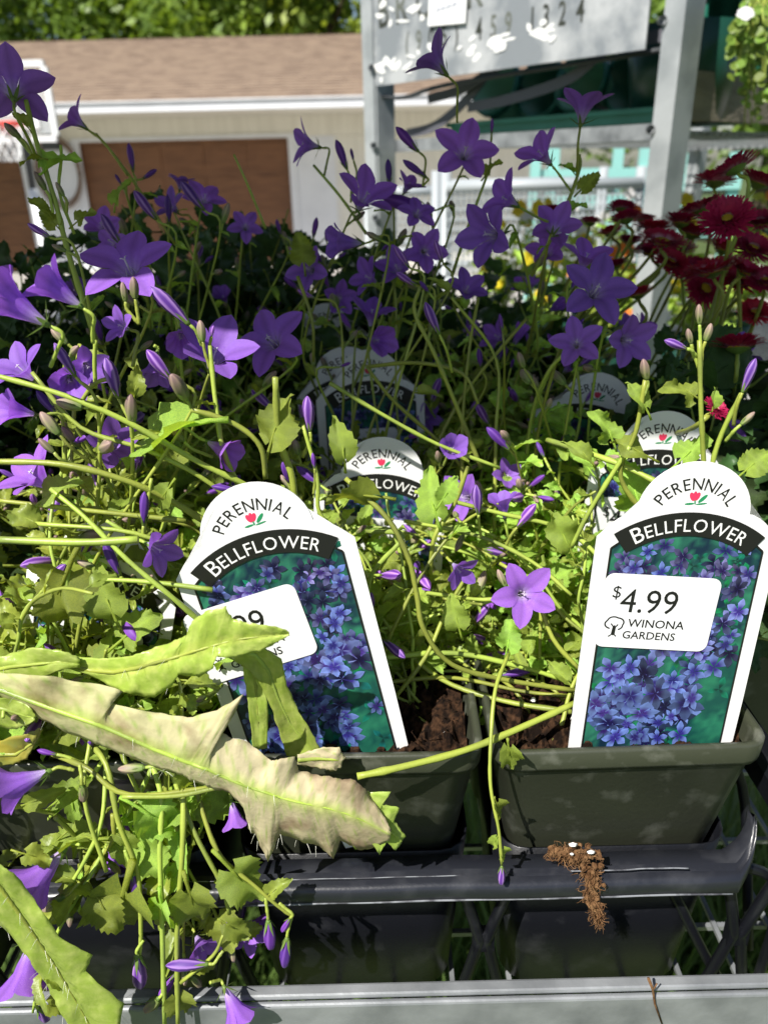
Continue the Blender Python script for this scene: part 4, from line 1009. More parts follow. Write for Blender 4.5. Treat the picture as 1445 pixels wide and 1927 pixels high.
# --- buds
for a in ((pI, 292, 410, 252, 358, .46, 'p'), (pI, 382, 392, 340, 340, .46, 'p'), (pI, 318, 418, 315, 365, .48, 'd'), (pD, 225, 455, 190, 402, .42, 'p'), (pD, 92, 445, 52, 420, .36, 'p'), (pI, 250, 320, 242, 268, .5, 'd'), (pI, 270, 335, 295, 318, .5, 'd'),
          (pD, 352, 606, 283, 538, .312, 'p', (380, 650, .315)), (pD, 255, 560, 250, 520, .30, 'g', (262, 610, .30)), (pD, 236, 565, 230, 530, .30, 'g', (262, 610, .30)), (pA, 140, 705, 102, 645, .285, 'p'), (pA, 222, 745, 198, 672, .282, 'p'), (pA, 320, 710, 276, 658, .285, 'p'),
          (pB, 583, 808, 578, 745, .30, 'p', (570, 860, .302)), (pB, 592, 880, 588, 852, .297, 'd', (590, 930, .297)), (pD, 382, 640, 376, 602, .30, 'g', (398, 700, .30)), (pD, 398, 632, 402, 612, .302, 'p', (398, 700, .30)), (pA, 270, 985, 272, 925, .27, 'd', (285, 900, .275)), (pB, 445, 922, 398, 915, .285, 'd', (500, 930, .29)),
          (pG, 785, 282, 745, 238, .48, 'd', (795, 350, .48)), (pG, 800, 332, 758, 300, .48, 'd', (795, 350, .48)), (pG, 732, 345, 730, 298, .49, 'd'), (pG, 652, 315, 632, 262, .49, 'd', (660, 380, .49)), (pG, 665, 300, 660, 278, .5, 'd', (660, 380, .49)), (pG, 925, 250, 926, 222, .48, 'd', (920, 330, .48)),
          (pG, 805, 395, 690 + 30, 372, .48, 'd'), (pE, 825, 625, 800, 568, .36, 'p', (850, 700, .37)), (pE, 768, 500, 742, 462, .42, 'p'), (pE, 832, 490, 818, 450, .42, 'p'), (pE, 780, 535, 745, 512, .42, 'p'), (pI, 590, 445, 596, 408, .52, 'd'), (pI, 615, 455, 612, 432, .52, 'd'), (pI, 528, 440, 520, 412, .52, 'd'),
          (pC, 1290, 655, 1250, 640, .285, 'p', (1310, 670, .287)), (pC, 1316, 608, 1315, 572, .287, 'g', (1318, 700, .287)), (pC, 1300, 645, 1294, 618, .287, 'g', (1318, 700, .287)), (pC, 1328, 640, 1338, 608, .287, 'g', (1318, 700, .287)), (pC, 1217, 712, 1210, 675, .292, 'g', (1212, 745, .292)), (pC, 1398, 735, 1422, 674, .283, 'p', (1380, 800, .286)), (pC, 1395, 798, 1420, 775, .285, 'g', (1365, 830, .288)),
          (pB, 900, 965, 895, 912, .31, 'p', (905, 1010, .312)), (pB, 975, 990, 1008, 948, .312, 'p', (950, 1030, .315)), (pA, 258, 1800, 265, 1862, .216, 'p', (270, 1770, .218)), (pA, 388, 1815, 312, 1818, .214, 'p', (420, 1790, .217)), (pA, 505, 1735, 510, 1788, .22, 'd', (500, 1690, .222)), (pA, 545, 1730, 530, 1755, .22, 'd', (525, 1700, .222)), (pA, 540, 1768, 535, 1822, .22, 'd', (550, 1720, .222)),
          (pA, 248, 1640, 262, 1690, .222, 'd', (235, 1600, .224)), (pA, 270, 1445, 222, 1448, .225, 'g', (330, 1460, .227)), (pA, 155, 1480, 158, 1510, .222, 'g', (150, 1440, .225)), (pA, 105, 1420, 70, 1412, .235, 'd', (160, 1440, .235)), (pA, 120, 1690, 80, 1715, .214, 'g', (150, 1660, .218)), (pA, 298, 1880, 272, 1905, .214, 'g', (310, 1860, .216)),
          (pA, 110, 815, 76, 775, .28, 'g', (170, 870, .285)), (pA, 100, 850, 72, 825, .28, 'g', (150, 880, .285)), (pB, 345, 830, 320, 805, .29, 'g', (400, 860, .295)), (pA, 225, 1080, 195, 1020, .268, 'd', (240, 1110, .27)), (pA, 180, 1070, 145, 1055, .268, 'g', (210, 1080, .27)),
          (pI, 30, 175 + 80, 8, 230, .4, 'g', (60, 290, .4)), (pD, 38, 258, 12, 232, .38, 'g', (65, 300, .38)), (pD, 85, 355, 65, 322, .37, 'g', (100, 400, .37)), (pD, 120, 368, 105, 342, .37, 'g', (125, 400, .37)), (pE, 590, 560, 560, 545, .44, 'p'), (pE, 905, 690, 900, 655, .42, 'd'), (pE, 640, 690, 660, 682, .43, 'd'), (pF, 985, 690, 975, 662, .38, 'g'), (pF, 945, 620, 940, 590, .40, 'd')): bd(*a)
# --- named leaves
for a in ((pB, 500, 960 - 90, 530, 762, .297, (-.1, .25, 1), 4), (pB, 430, 790, 232, 815, .285, (.15, .8, .6), 1), (pB, 745, 940, 628, 925, .278, (.1, .75, -.5), 0), (pC, 1085, 1060, 1045, 975, .30, (.1, .3, 1), 2), (pB, 950, 1240, 962, 1180, .285, (.05, .6, .8), 4), (pB, 870, 1205, 850, 1135, .29, (-.2, .4, .9), 0),
          (pC, 1215, 985, 1180, 880, .30, (.1, .2, 1), 4), (pC, 1255, 890, 1325, 825, .295, (0, .7, .7), 2), (pC, 1380, 905, 1445, 850, .285, (.1, .5, .8), 4), (pC, 1240, 870, 1165, 830, .292, (0, .6, .8), 2), (pC, 1225, 790, 1195, 725, .292, (.3, .3, .9), 0), (pC, 1330, 760, 1268, 720, .288, (-.2, .6, .8), 4), (pC, 1340, 775, 1350, 735, .288, (.2, .6, .8), 3), (pC, 1120, 880, 1080, 830, .30, (.3, .4, .8), 1),
          (pA, 150, 1020, 85, 1175, .262, (.2, .4, .9), 4), (pA, 230, 1190, 180, 1085, .262, (-.1, .2, 1), 0), (pB, 905, 1330, 890, 1395, .29, (.7, .2, .7), 1), (pI, 575, 520, 565, 445, .46, (.1, .4, .9), 4), (pF, 1160, 850, 1135, 780, .36, (.2, .4, .9), 4), (pD, 70, 330, 130, 345 - 60, .37, (.2, .6, .7), 3), (pD, 100, 410, 60, 330 + 40, .37, (.2, .6, .7), 0),
          (pD, 60, 250, 30, 205, .36, (0, .7, .6), 1), (pD, 90, 300, 40, 292, .365, (.1, .8, .5), 1), (pD, 130, 430, 170, 395, .37, (0, .5, .8), 2), (pD, 120, 440, 80, 395, .37, (0, .4, .9), 4), (pI, 215, 400, 225, 340, .48, (-.5, .2, .8), 1), (pH, 1080, 370, 1125, 325, .465, (.3, .3, .8), 1), (pH, 1060, 400, 1100, 380, .465, (.3, .6, .8), 3), (pH, 1085, 330, 1060, 305, .465, (.3, .6, .6), 3), (pG, 905, 340, 935, 300, .475, (-.5, .3, .7), 3),
          (pA, 250, 1620, 205, 1780, .22, (.3, .4, .8), 1), (pA, 345, 1640, 375, 1740, .218, (.1, .3, .9), 0), (pA, 400, 1600, 485, 1690, .222, (.2, .5, .8), 2), (pA, 300, 1670, 310, 1750, .216, (-.3, .4, .8), 0), (pA, 410, 1730, 468, 1765, .217, (0, .5, .8), 3), (pA, 500, 1690, 535, 1660, .222, (.1, .6, .8), 3), (pA, 225, 1500, 330, 1560, .225, (.1, .6, .8), 4), (pA, 330, 1400, 380, 1490, .232, (.3, .3, .9), 1),
          (pA, 330, 1850, 345, 1915, .215, (.2, .2, 1), 0), (pA, 150, 1660, 90, 1640, .218, (0, .7, .6), 3), (pA, 20, 1600, 90, 1620, .215, (0, .8, .5), 2), (pA, 250, 1430, 200, 1350, .24, (-.3, .4, .8), 2), (pA, 100, 1400, 150, 1330, .24, (.3, .4, .8), 4), (pB, 650, 890, 640, 800, .285, (.3, .2, .9), 1), (pB, 830, 1000, 800, 905, .30, (-.4, .3, .8), 1), (pB, 820, 960, 855, 905, .29, (.3, .4, .8), 0),
          (pA, 60, 960, 130, 900, .275, (.1, .7, .7), 0), (pA, 100, 1000, 20, 960, .27, (.1, .6, .7), 2), (pA, 200, 1230, 280, 1160, .262, (.1, .5, .8), 2), (pA, 330, 900, 290, 960, .275, (.3, .4, .8), 1), (pA, 250, 760, 260, 700, .285, (.5, .3, .8), 1), (pC, 955, 1390, 962, 1450, .246, (0, .2, 1), 3)): lf(*a)
# --- named stems: sunlit left
for a in ((pA, [(560, 1000, .30), (480, 925, .29), (380, 868, .285), (240, 800, .28), (120, 742, .28), (-30, 700, .28)], .0016, .0013), (pA, [(430, 1010, .285), (330, 945, .278), (230, 905, .272), (120, 870, .27), (-20, 868, .27)], .0016, .0014), (pA, [(260, 1015, .262), (150, 1014, .262), (-20, 1015, .262)], .0019, .0018),
          (pA, [(400, 1190, .262), (330, 1125, .258), (240, 1055, .26), (160, 975, .266), (95, 920, .272)], .0014, .001), (pA, [(520, 1020, .30), (400, 910, .288), (280, 850, .285), (150, 800, .285), (60, 700, .29)], .0014, .001), (pB, [(500, 1000, .30), (435, 870, .29), (400, 760, .295), (395, 650, .30)], .0015, .001),
          (pB, [(560, 1000, .30), (548, 900, .298), (525, 830, .298), (518, 710, .296)], .0019, .0016), (pB, [(640, 1010, .295), (600, 960, .295), (595, 900, .297), (570, 800, .30)], .0013, .0009), (pA, [(140, 1180, .262), (125, 1090, .262), (150, 1020, .262)], .0013, .001), (pA, [(400, 1110, .262), (280, 1095, .262), (180, 1090, .262)], .0013, .001),
          (pB, [(500, 900, .29), (490, 840, .288), (440, 795, .286), (360, 770, .284)], .0013, .0013), (pA, [(180, 640, .295), (178, 680, .296), (180, 730, .297)], .0009, .0009), (pA, [(225, 710, .29), (180, 720, .291), (150, 760, .292)], .001, .001), (pA, [(350, 980, .28), (180, 960, .276), (-20, 940, .275)], .0012, .001), (pA, [(380, 1060, .275), (250, 1000, .27), (60, 985, .27)], .001, .001)): stm(*a)
# --- centre tangle
for a in ((pB, [(650, 900, .285), (730, 980, .277), (768, 1050, .275), (785, 1120, .273), (795, 1185, .272), (850, 1252, .274), (950, 1278, .28), (1085, 1300, .285)], .0013, .0014), (pB, [(700, 1240, .29), (850, 1226, .30), (1000, 1260, .30), (1090, 1290, .30)], .0016, .0013), (pB, [(720, 1185, .31), (830, 1270, .30), (950, 1320, .288), (1075, 1340, .28)], .0016, .0014),
          (pB, [(720, 1285, .29), (850, 1275, .30), (980, 1300, .295), (1090, 1312, .29)], .0013, .001), (pB, [(672, 1462, .236), (760, 1440, .240), (870, 1412, .248), (970, 1375, .258), (1085, 1322, .270)], .0018, .0017), (pB, [(956, 1232, .282), (934, 1300, .262), (922, 1400, .247), (925, 1480, .238), (938, 1560, .2335), (944, 1628, .231)], .0010, .0007),
          (pB, [(880, 880, .345), (850, 950, .31), (820, 1010, .30), (810, 1080, .305)], .0014, .0012), (pB, [(1090, 1260, .285), (1040, 1200, .29), (1000, 1100, .30), (940, 1060, .31)], .0012, .001), (pB, [(730, 1330, .285), (800, 1240, .29), (840, 1150, .30), (880, 1080, .305)], .0013, .001), (pC, [(1140, 1060, .30), (1060, 1000, .31), (930, 960, .315), (780, 925, .315)], .0012, .001),
          (pC, [(1075, 1030, .30), (1110, 960, .297), (1160, 880, .293), (1185, 840, .292)], .0011, .0011), (pC, [(1030, 828, .33), (1100, 852, .31), (1175, 878, .295), (1260, 920, .285)], .0016, .0014), (pC, [(1330, 1000, .29), (1322, 860, .287), (1318, 760, .287), (1316, 640, .287)], .0013, .0011), (pC, [(1365, 1000, .29), (1340, 900, .288), (1355, 830, .287), (1395, 740, .284)], .0012, .001),
          (pC, [(1240, 1000, .295), (1170, 900, .294), (1200, 820, .292), (1214, 715, .292)], .0012, .001), (pB, [(690, 1000, .30), (760, 1010, .285), (700, 1080, .285), (690, 1150, .29)], .0012, .001), (pB, [(1000, 1180, .30), (960, 1130, .30), (890, 1130, .30), (760, 1110, .30)], .001, .001), (pB, [(760, 980, .32), (900, 1010, .315), (1000, 1060, .31), (1075, 1120, .30)], .001, .001)): stm(*a)
pB.bud(P(944, 1632, .231), P(943, 1678, .230) - P(944, 1632, .231), .0098, 'p')
for a in ((pB, 930, 1500, 944, 1540, .237, (.6, .1, .7), 3), (pB, 938, 1570, 925, 1598, .235, (-.4, .1, .7), 3), (pB, 942, 1590, 950, 1620, .233, (.5, .1, .7), 3)): lf(*a)
# --- shade stems
for a in ((pE, [(905, 880, .38), (860, 760, .38), (815, 660, .385), (778, 580, .39), (790, 540, .39)], .0016, .0012), (pE, [(560, 520, .43), (585, 600, .42), (590, 680, .42)], .0012, .001), (pE, [(690, 690, .42), (780, 680, .40), (870, 700, .39), (900, 760, .385)], .0014, .001), (pE, [(620, 720, .36), (720, 780, .36), (820, 840, .36), (940, 880, .36)], .0012, .001),
          (pE, [(870, 980, .38), (870, 800, .40), (880, 660, .41), (900, 560, .42)], .0013, .001), (pE, [(930, 1000, .38), (935, 820, .39), (930, 680, .40), (850, 560, .40)], .0013, .001), (pF, [(985, 960, .40), (1000, 800, .40), (1030, 700, .39), (1080, 650, .385)], .0012, .001), (pF, [(1000, 980, .41), (1010, 820, .40), (1060, 640, .39), (1115, 560, .392)], .0012, .001),
          (pE, [(780, 940, .39), (830, 820, .40), (880, 720, .41), (990, 600, .42)], .0012, .001), (pE, [(940, 980, .40), (850, 850, .40), (740, 760, .40), (690, 690, .40)], .0012, .001), (pD, [(180, 640, .37), (130, 480, .37), (100, 370, .372), (70, 260, .37), (48, 185, .365)], .0016, .0012), (pD, [(140, 440, .375), (112, 360, .375), (118, 300, .375), (114, 272, .374)], .0008, .0007),
          (pI, [(330, 460, .49), (270, 370, .485), (220, 300, .48), (180, 250, .475)], .001, .0008), (pI, [(500, 430, .50), (470, 350, .50), (440, 290, .50)], .0009, .0007), (pG, [(690, 440, .49), (640, 370, .495), (590, 310, .50)], .0011, .0009), (pH, [(1000, 520, .46), (1060, 400, .46), (1090, 320, .465), (1090, 290, .465)], .0014, .001), (pG, [(850, 520, .48), (880, 420, .475), (920, 320, .475)], .0012, .0008),
          (pA, [(170, 1390, .24), (155, 1500, .226), (200, 1640, .22)], .001, .001)): stm(*a)
# --- stems hanging over the front at the left
for a in (([(330, 1380, .25), (352, 1480, .232), (350, 1600, .222), (330, 1760, .216), (335, 1940, .213)], .0015, .0012), ([(250, 1360, .25), (300, 1480, .232), (295, 1600, .222), (298, 1760, .217), (310, 1930, .214)], .0014, .0012), ([(150, 1380, .25), (195, 1440, .232), (225, 1540, .224), (260, 1640, .222), (265, 1760, .218), (262, 1800, .217)], .0012, .001),
          ([(350, 1400, .25), (380, 1530, .232), (420, 1610, .225), (480, 1670, .222), (520, 1700, .222), (550, 1725, .222)], .0011, .0008), ([(200, 1400, .245), (195, 1540, .226), (160, 1620, .22), (110, 1700, .216)], .001, .0008), ([(300, 1390, .245), (360, 1560, .226), (410, 1660, .222), (432, 1720, .222)], .0011, .0009), ([(100, 1420, .24), (165, 1450, .23), (250, 1490, .226), (420, 1480, .23)], .0012, .001),
          ([(420, 1480, .228), (330, 1500, .224), (230, 1500, .222)], .0011, .0009), ([(340, 1850, .215), (400, 1800, .216), (420, 1760, .217)], .0009, .0007)): stm(pA, *a)
# --- random growth filling the volume
SZ = rimz - .004
pA.spray(60, (-.35, -.30, .75), (.06, .15), .8, .6, .03, .0135, r0=.0009)
pA.spray(30, (-.3, -.6, .45), (.06, .11), 1.3, .55, .03, .014, r0=.0009)
pA.spray(8, (.1, -1.0, .1), (.07, .12), 2.2, .4, .05, .013, r0=.0009)
pB.spray(44, (-.5, .0, .8), (.05, .12), .8, .55, .03, .013, r0=.0009)
pB.spray(44, (.45, .05, .35), (.05, .11), .9, .65, .02, .010, SZ, r0=.0009)
pC.spray(40, (-.45, .2, .45), (.05, .11), .9, .65, .02, .011, SZ, r0=.0009)
pC.spray(14, (.35, .1, .8), (.07, .12), .5, .4, .1, .012)
pD.spray(34, (-.15, -.1, 1), (.09, .17), .5, .5, .06, .016)
pE.spray(54, (.1, 0, 1), (.06, .15), .6, .55, .03, .017, leafp=.95)
pF.spray(44, (.1, 0, 1), (.06, .14), .6, .55, .05, .017, leafp=.95)
pG.spray(38, (0, 0, 1), (.10, .19), .4, .45, .12, .016)
pH.spray(38, (.05, 0, 1), (.10, .18), .4, .45, .12, .016)
pI.spray(42, (-.05, 0, 1), (.10, .19), .4, .55, .10, .018)
pA.spray(26, (-.4, -.1, .6), (.05, .12), .9, .7, .08, .021)
pB.spray(16, (-.3, .2, .7), (.05, .10), .9, .6, .03, .020)
pD.spray(22, (0, 0, .9), (.05, .12), .5, .7, .05, .026)
pE.spray(22, (0, 0, .9), (.05, .11), .6, .7, .02, .024)
pF.spray(22, (0, 0, .9), (.05, .11), .6, .7, .02, .024)
pG.spray(24, (0, 0, .9), (.07, .16), .4, .6, .08, .026)
pH.spray(24, (0, 0, .9), (.07, .15), .4, .6, .08, .026)
pI.spray(24, (-.1, 0, .9), (.07, .17), .4, .6, .05, .028)
pJ = Plant('shaded bellflower hidden behind the large open flower at the far left', pb(0, 2) + Vector((-.12, -.05, 0)))
pJ.spray(34, (-.05, -.1, 1), (.10, .19), .4, .5, .12, .02); pJ.spray(30, (.0, 0, .9), (.08, .18), .4, .6, .02, .034)

for c_, r_, lb, n_, l_ in ((-1, 2, 'shaded leafy plant without flowers at the far left edge', 110, (.10, .22)), (0, 3, 'shaded leafy plant without flowers in the back row at the left', 150, (.12, .24)), (1, 3, 'shaded leafy plant without flowers in the back row below the left trolley post', 140, (.10, .20)), (-1, 1, 'shaded leafy plant at the left edge behind the lit trumpet flowers', 70, (.06, .14)), (3, 1, 'shaded leafy plant at the right edge below the daisies', 90, (.06, .15)), (2, 3, 'shaded leafy plant in the back row left of the daisies', 90, (.08, .16))):
    pot(c_, r_, 'square pot under the ' + lb.replace(' without flowers', ''))
    q = Plant(lb, pb(c_, r_), 'leafy plants without flowers', 'leafy_plant', 'plant'); q.dark = True; q.spray(n_, (.05, -.05, 1), l_, .3, .5, -1, .036)  # dark leaves: the shade here is partly put into their colour
pA.spray(26, (-.25, -.45, .6), (.06, .13), 1.0, .6, .05, .019)
pB.spray(40, (.6, .0, .25), (.06, .13), .8, .6, 0, .010, SZ, r0=.0010, leafp=.18)
pC.spray(40, (-.6, .1, .30), (.06, .13), .8, .6, 0, .010, SZ, r0=.0010, leafp=.18)
pA.spray(46, (-.5, -.15, .5), (.07, .15), .8, .6, .02, .012, r0=.0010, leafp=.35)
pB.spray(30, (-.5, .05, .5), (.07, .14), .8, .6, .02, .012, r0=.0010, leafp=.35)
KEEP.remove(HANG)
pA.spray(9, (.0, -.25, -.8), (.05, .125), .6, .35, .12, .0165, start=lambda r_: P(r_.uniform(20, 430), r_.uniform(1370, 1430), r_.uniform(.236, .252)))
pA.spray(3, (-.2, -.15, -.8), (.04, .09), .6, .4, .12, .016, start=lambda r_: P(r_.uniform(-30, 330), r_.uniform(1500, 1640), r_.uniform(.220, .236)))
pB.spray(14, (-.5, -.1, .6), (.06, .12), 1.0, .5, .03, .018)
pC.spray(8, (.1, .2, .8), (.06, .10), .6, .4, .0, .016)
# ------------------------------------------------------------------ weed with large leaves in front
wd_ = thing('weed_plant', 'pale lobed weed leaves reaching in from the left over the leaning tag', 'weed', P(-120, 1330, .235), None)
def ribbon(name, rows, mat, nw_=7, bulge=.002, jag=.0, colf=None, label=None, seed=1, hairs=0, tilt=-.35):
    """rows: (mid u, v, Y, left u, v, right u, v, dY edges)"""
    vv_ = (-.34, -.10, -.55) if mat is m_wither else (.22, .14, .35); nw = 13; rr = random.Random(seed); b = MB(); ids = []; SUB = 6; R_ = []
    for i in range(len(rows) - 1):
        for k in range(SUB): t = k / SUB; R_.append([rows[i][j] * (1 - t) + rows[i+1][j] * t for j in range(len(rows[0]))])
    R_.append(list(rows[-1]))
    for i, q in enumerate(R_):
        mu, mv, Y, lu, lv, ru, rv, dl, dr = q
        for j in range(nw):
            t = j / (nw - 1) * 2 - 1
            if t < 0: u, v, dy = mu + (lu - mu) * -t, mv + (lv - mv) * -t, tilt * dl * -t
            else: u, v, dy = mu + (ru - mu) * t, mv + (rv - mv) * t, tilt * dr * t
            jt = jag * abs(t) ** 3; sc2 = 1 + .05 * abs(t) ** 3 * (1.2 * noise.noise((i * .31, 3 * (t > 0), seed)) + .35 * noise.noise((i * 1.1, 7 * (t > 0), seed)))
            u = mu + (u - mu) * sc2; v = mv + (v - mv) * sc2
            u += rr.uniform(-1, 1) * jt; v += rr.uniform(-1, 1) * jt
            e = abs(t); vein = (i * .16 + e * 1.5 + (.5 if t > 0 else 0)) % 1.0; vn = max(0, 1 - abs(vein - .5) * 9) * (e > .05)
            e = abs(t); Y2 = Y + dy + bulge * (e ** 2 - e * .55) * .5 + .0032 * noise.noise((u * .018, v * .018, seed)) * e + .0006 * noise.noise((u * .07, v * .07, seed))
            Y2 -= .00035 * vn; p = P(u, v, Y2); c = colf(i / len(R_), t) if colf else (1, 1, 1); c = (c[0] * (1 + vv_[0] * vn), c[1] * (1 + vv_[1] * vn), c[2] * (1 + vv_[2] * vn)); ids.append(b.vert(p, c))
    n = len(R_)
    for i in range(n - 1):
        for j in range(nw - 1): b.face(ids[i*nw+j], ids[i*nw+j+1], ids[(i+1)*nw+j+1], ids[(i+1)*nw+j])
    o = b.build(name, mat, wd_, True, True); s = o.modifiers.new('s', 'SOLIDIFY'); s.thickness = .00025
    if label: o['label'] = label
    b = MB(); pts = [P(q[0], q[1], q[2] + .0002) for q in R_]; b.cur = (1, 1, 1)
    b.tube(pts, [.0011 * (1 - .8 * i / n) for i in range(n)], 6); mr = b.build('midrib', m_stem, o, True)
    if hairs:
        b = MB()
        for k in range(hairs // 2):
            q = rr.choice(R_[: int(n * .8)]); a = P(q[0], q[1], q[2] - .001) if rr.random() < .4 else P(q[5] + rr.uniform(-3, 3), q[6] + rr.uniform(-3, 3), q[2] + q[8])
            d = CV(rr.gauss(0, .5), rr.gauss(-.6, .5), rr.gauss(.6, .4)); b.tube([a, a + d * .0018, a + d * .0036 + Vector((0, 0, -.0006))], [.00009, .00007, .00003], 3)
        b.build('hairs', m_hair, o)['kind'] = 'stuff'
    return o
def wcol(s, t):
    g_ = max(0, 1 - abs(t) * 3.2) * .9 + max(0, .55 - s) * .75
    g_ = min(1, g_); b_ = max(0, s - .6) * .6 * (1 - .7 * g_) + .35 * max(0, abs(t) - .8) * (s > .3); return ((1 - .20 * g_) * (1 - .40 * b_), (1 + .06 * g_) * (1 - .55 * b_), (1 - .55 * g_) * (1 - .65 * b_))
ribbon('withered_leaf', [(-60, 1285, .236, -60, 1262, -60, 1305, 0, .002), (0, 1298, .232, 0, 1266, 0, 1312, 0, .002), (60, 1320, .229, 62, 1270, 60, 1345, 0, .003), (130, 1345, .226, 140, 1280, 130, 1380, .002, .003), (180, 1362, .224, 232, 1300, 180, 1400, .003, .003), (200, 1370, .224, 200, 1322, 200, 1408, .003, .003), (250, 1392, .222, 258, 1336, 250, 1428, .003, .003), (290, 1410, .221, 310, 1344, 290, 1445, .002, .003),
     (330, 1426, .220, 352, 1352, 330, 1455, .003, .003), (350, 1434, .220, 410, 1335, 350, 1463, .001, .003), (362, 1438, .220, 456, 1310, 360, 1470, .000, .003), (380, 1445, .219, 440, 1345, 384, 1479, .002, .003), (395, 1450, .219, 402, 1372, 398, 1484, .004, .003), (420, 1462, .219, 430, 1385, 430, 1492, .004, .003), (450, 1475, .218, 470, 1400, 458, 1520, .004, .003), (475, 1484, .218, 510, 1432, 468, 1560, .004, .004), (500, 1492, .217, 525, 1430, 482, 1575, .004, .005), (515, 1497, .217, 555, 1425, 505, 1622, .005, .006), (530, 1502, .217, 562, 1450, 528, 1570, .005, .005), (560, 1510, .216, 590, 1458, 570, 1585, .005, .005), (585, 1515, .216, 615, 1462, 600, 1592, .005, .005), (605, 1519, .216, 640, 1466, 628, 1618, .005, .006), (625, 1524, .216, 668, 1468, 640, 1582, .005, .005), (655, 1533, .216, 690, 1490, 672, 1600, .005, .005), (690, 1548, .217, 712, 1520, 700, 1598, .004, .004), (735, 1572, .218, 736, 1560, 733, 1582, .002, .002)],
     m_wither, 9, .0025, 1, wcol, 'large beige withered leaf with ragged lobes', 4, 60, 1.1)
ribbon('leaf', [(655, 1520, .224, 690, 1490, 640, 1560, 0, 0), (690, 1540, .223, 735, 1492, 670, 1600, .002, .002), (705, 1548, .223, 720, 1515, 690, 1575, .002, .002), (720, 1556, .223, 752, 1520, 715, 1608, .002, .002), (735, 1566, .223, 742, 1545, 728, 1585, .002, .002), (748, 1576, .223, 764, 1575, 745, 1602, .002, .002), (756, 1584, .223, 757, 1582, 755, 1588, 0, 0)], m_weed, 5, .001, 1, None, None, 7)
ribbon('leaf', [(-40, 1250, .243, -40, 1242, -40, 1258, 0, 0), (100, 1240, .242, 100, 1232, 100, 1250, 0, 0), (170, 1262, .239, 185, 1240, 165, 1270, .001, .001), (215, 1265, .236, 240, 1236, 210, 1292, .002, .001), (255, 1258, .233, 285, 1222, 245, 1308, .002, .001), (290, 1248, .231, 330, 1205, 290, 1314, .002, .002), (320, 1240, .230, 352, 1195, 325, 1290, .002, .002), (340, 1234, .230, 362, 1168, 335, 1270, .002, .002), (365, 1226, .229, 392, 1148, 375, 1275, .003, .002), (395, 1217, .229, 425, 1143, 400, 1258, .003, .002), (420, 1210, .229, 436, 1164, 405, 1236, .002, .002), (450, 1203, .229, 460, 1172, 445, 1238, .002, .002), (490, 1198, .229, 500, 1176, 490, 1225, .002, .002), (525, 1195, .230, 532, 1183, 524, 1208, .001, .001), (544, 1192, .231, 544, 1190, 544, 1195, 0, 0)],
     m_weed, 9, .0022, 1.2, lambda s, t: (1.05, 1.02, 1.0) if abs(t) > .2 else (1.2, 1.1, 1.1), 'yellow green scalloped leaf lying across the leaning tag', 9, 25)
ribbon('leaf', [(-40, 1268, .244, -40, 1245, -40, 1290, 0, 0), (20, 1255, .240, 20, 1230, 22, 1285, 0, .001), (70, 1250, .238, 60, 1218, 80, 1280, .001, .001), (110, 1246, .237, 105, 1222, 112, 1262, .002, .001), (150, 1250, .237, 150, 1238, 150, 1258, .001, .001)], m_weed, 7, .003, 2, None, None, 12)
ribbon('leaf', [(430, 1224, .239, 430, 1215, 432, 1240, 0, 0), (480, 1232, .240, 490, 1215, 470, 1262, .002, .001), (505, 1262, .241, 530, 1240, 490, 1290, .002, .001), (522, 1310, .243, 540, 1290, 510, 1330, .002, .001), (545, 1360, .245, 562, 1340, 525, 1378, .002, .002), (575, 1400, .246, 590, 1385, 540, 1425, .002, .002), (600, 1418, .246, 604, 1412, 598, 1425, 0, 0)], m_weed, 5, .001, 1, None, None, 14)
ribbon('leaf', [(470, 1240, .242, 455, 1240, 485, 1242, 0, 0), (482, 1290, .243, 462, 1290, 500, 1292, .002, .002), (485, 1350, .244, 470, 1352, 505, 1348, .002, .002), (490, 1410, .245, 476, 1415, 502, 1408, .001, .001)], m_weed, 5, .001, 1, None, None, 15)
ribbon('leaf', [(560, 1430, .240, 560, 1420, 560, 1440, 0, 0), (600, 1428, .241, 600, 1408, 602, 1448, .001, .001), (630, 1430, .241, 640, 1408, 628, 1452, .002, .001), (645, 1432, .242, 652, 1428, 642, 1446, 0, 0)], m_wither, 5, .002, 2, None, None, 16)
ribbon('leaf', [(-30, 1640, .196, -5, 1625, -60, 1670, 0, 0), (0, 1668, .197, 30, 1650, -25, 1720, .001, .001), (45, 1730, .198, 80, 1715, 20, 1760, .002, .002), (75, 1775, .199, 110, 1765, 55, 1810, .002, .002), (105, 1820, .200, 175, 1800, 85, 1850, .002, .002), (130, 1862, .201, 160, 1830, 105, 1890, .002, .002), (155, 1905, .202, 232, 1890, 130, 1935, .002, .002), (185, 1960, .203, 225, 1960, 160, 1975, .002, .002), (215, 2010, .204, 260, 2000, 195, 2020, 0, 0)], m_weed, 7, .002, 2, None, 'hairy green weed leaf crossing the lower left corner', 21, 70)
ribbon('leaf', [(-40, 1325, .232, -40, 1315, -40, 1345, 0, 0), (10, 1335, .230, 10, 1312, 5, 1370, .001, .001), (40, 1345, .230, 50, 1325, 35, 1372, .001, .001), (66, 1352, .230, 68, 1348, 64, 1358, 0, 0)], m_weed, 5, .001, 2, None, None, 23)
ribbon('leaf', [(-30, 1420, .235, -30, 1400, -30, 1450, 0, 0), (30, 1420, .235, 40, 1385, 20, 1440, .001, .001), (60, 1400, .235, 75, 1370, 50, 1430, .001, .001), (75, 1385, .236, 80, 1375, 72, 1392, 0, 0)], M('yellowing_leaf', (.42, .36, .05), .5, col2=(.30, .33, .07), vscale=120, attr=True, trans=.3), 5, .001, 2, None, None, 25)

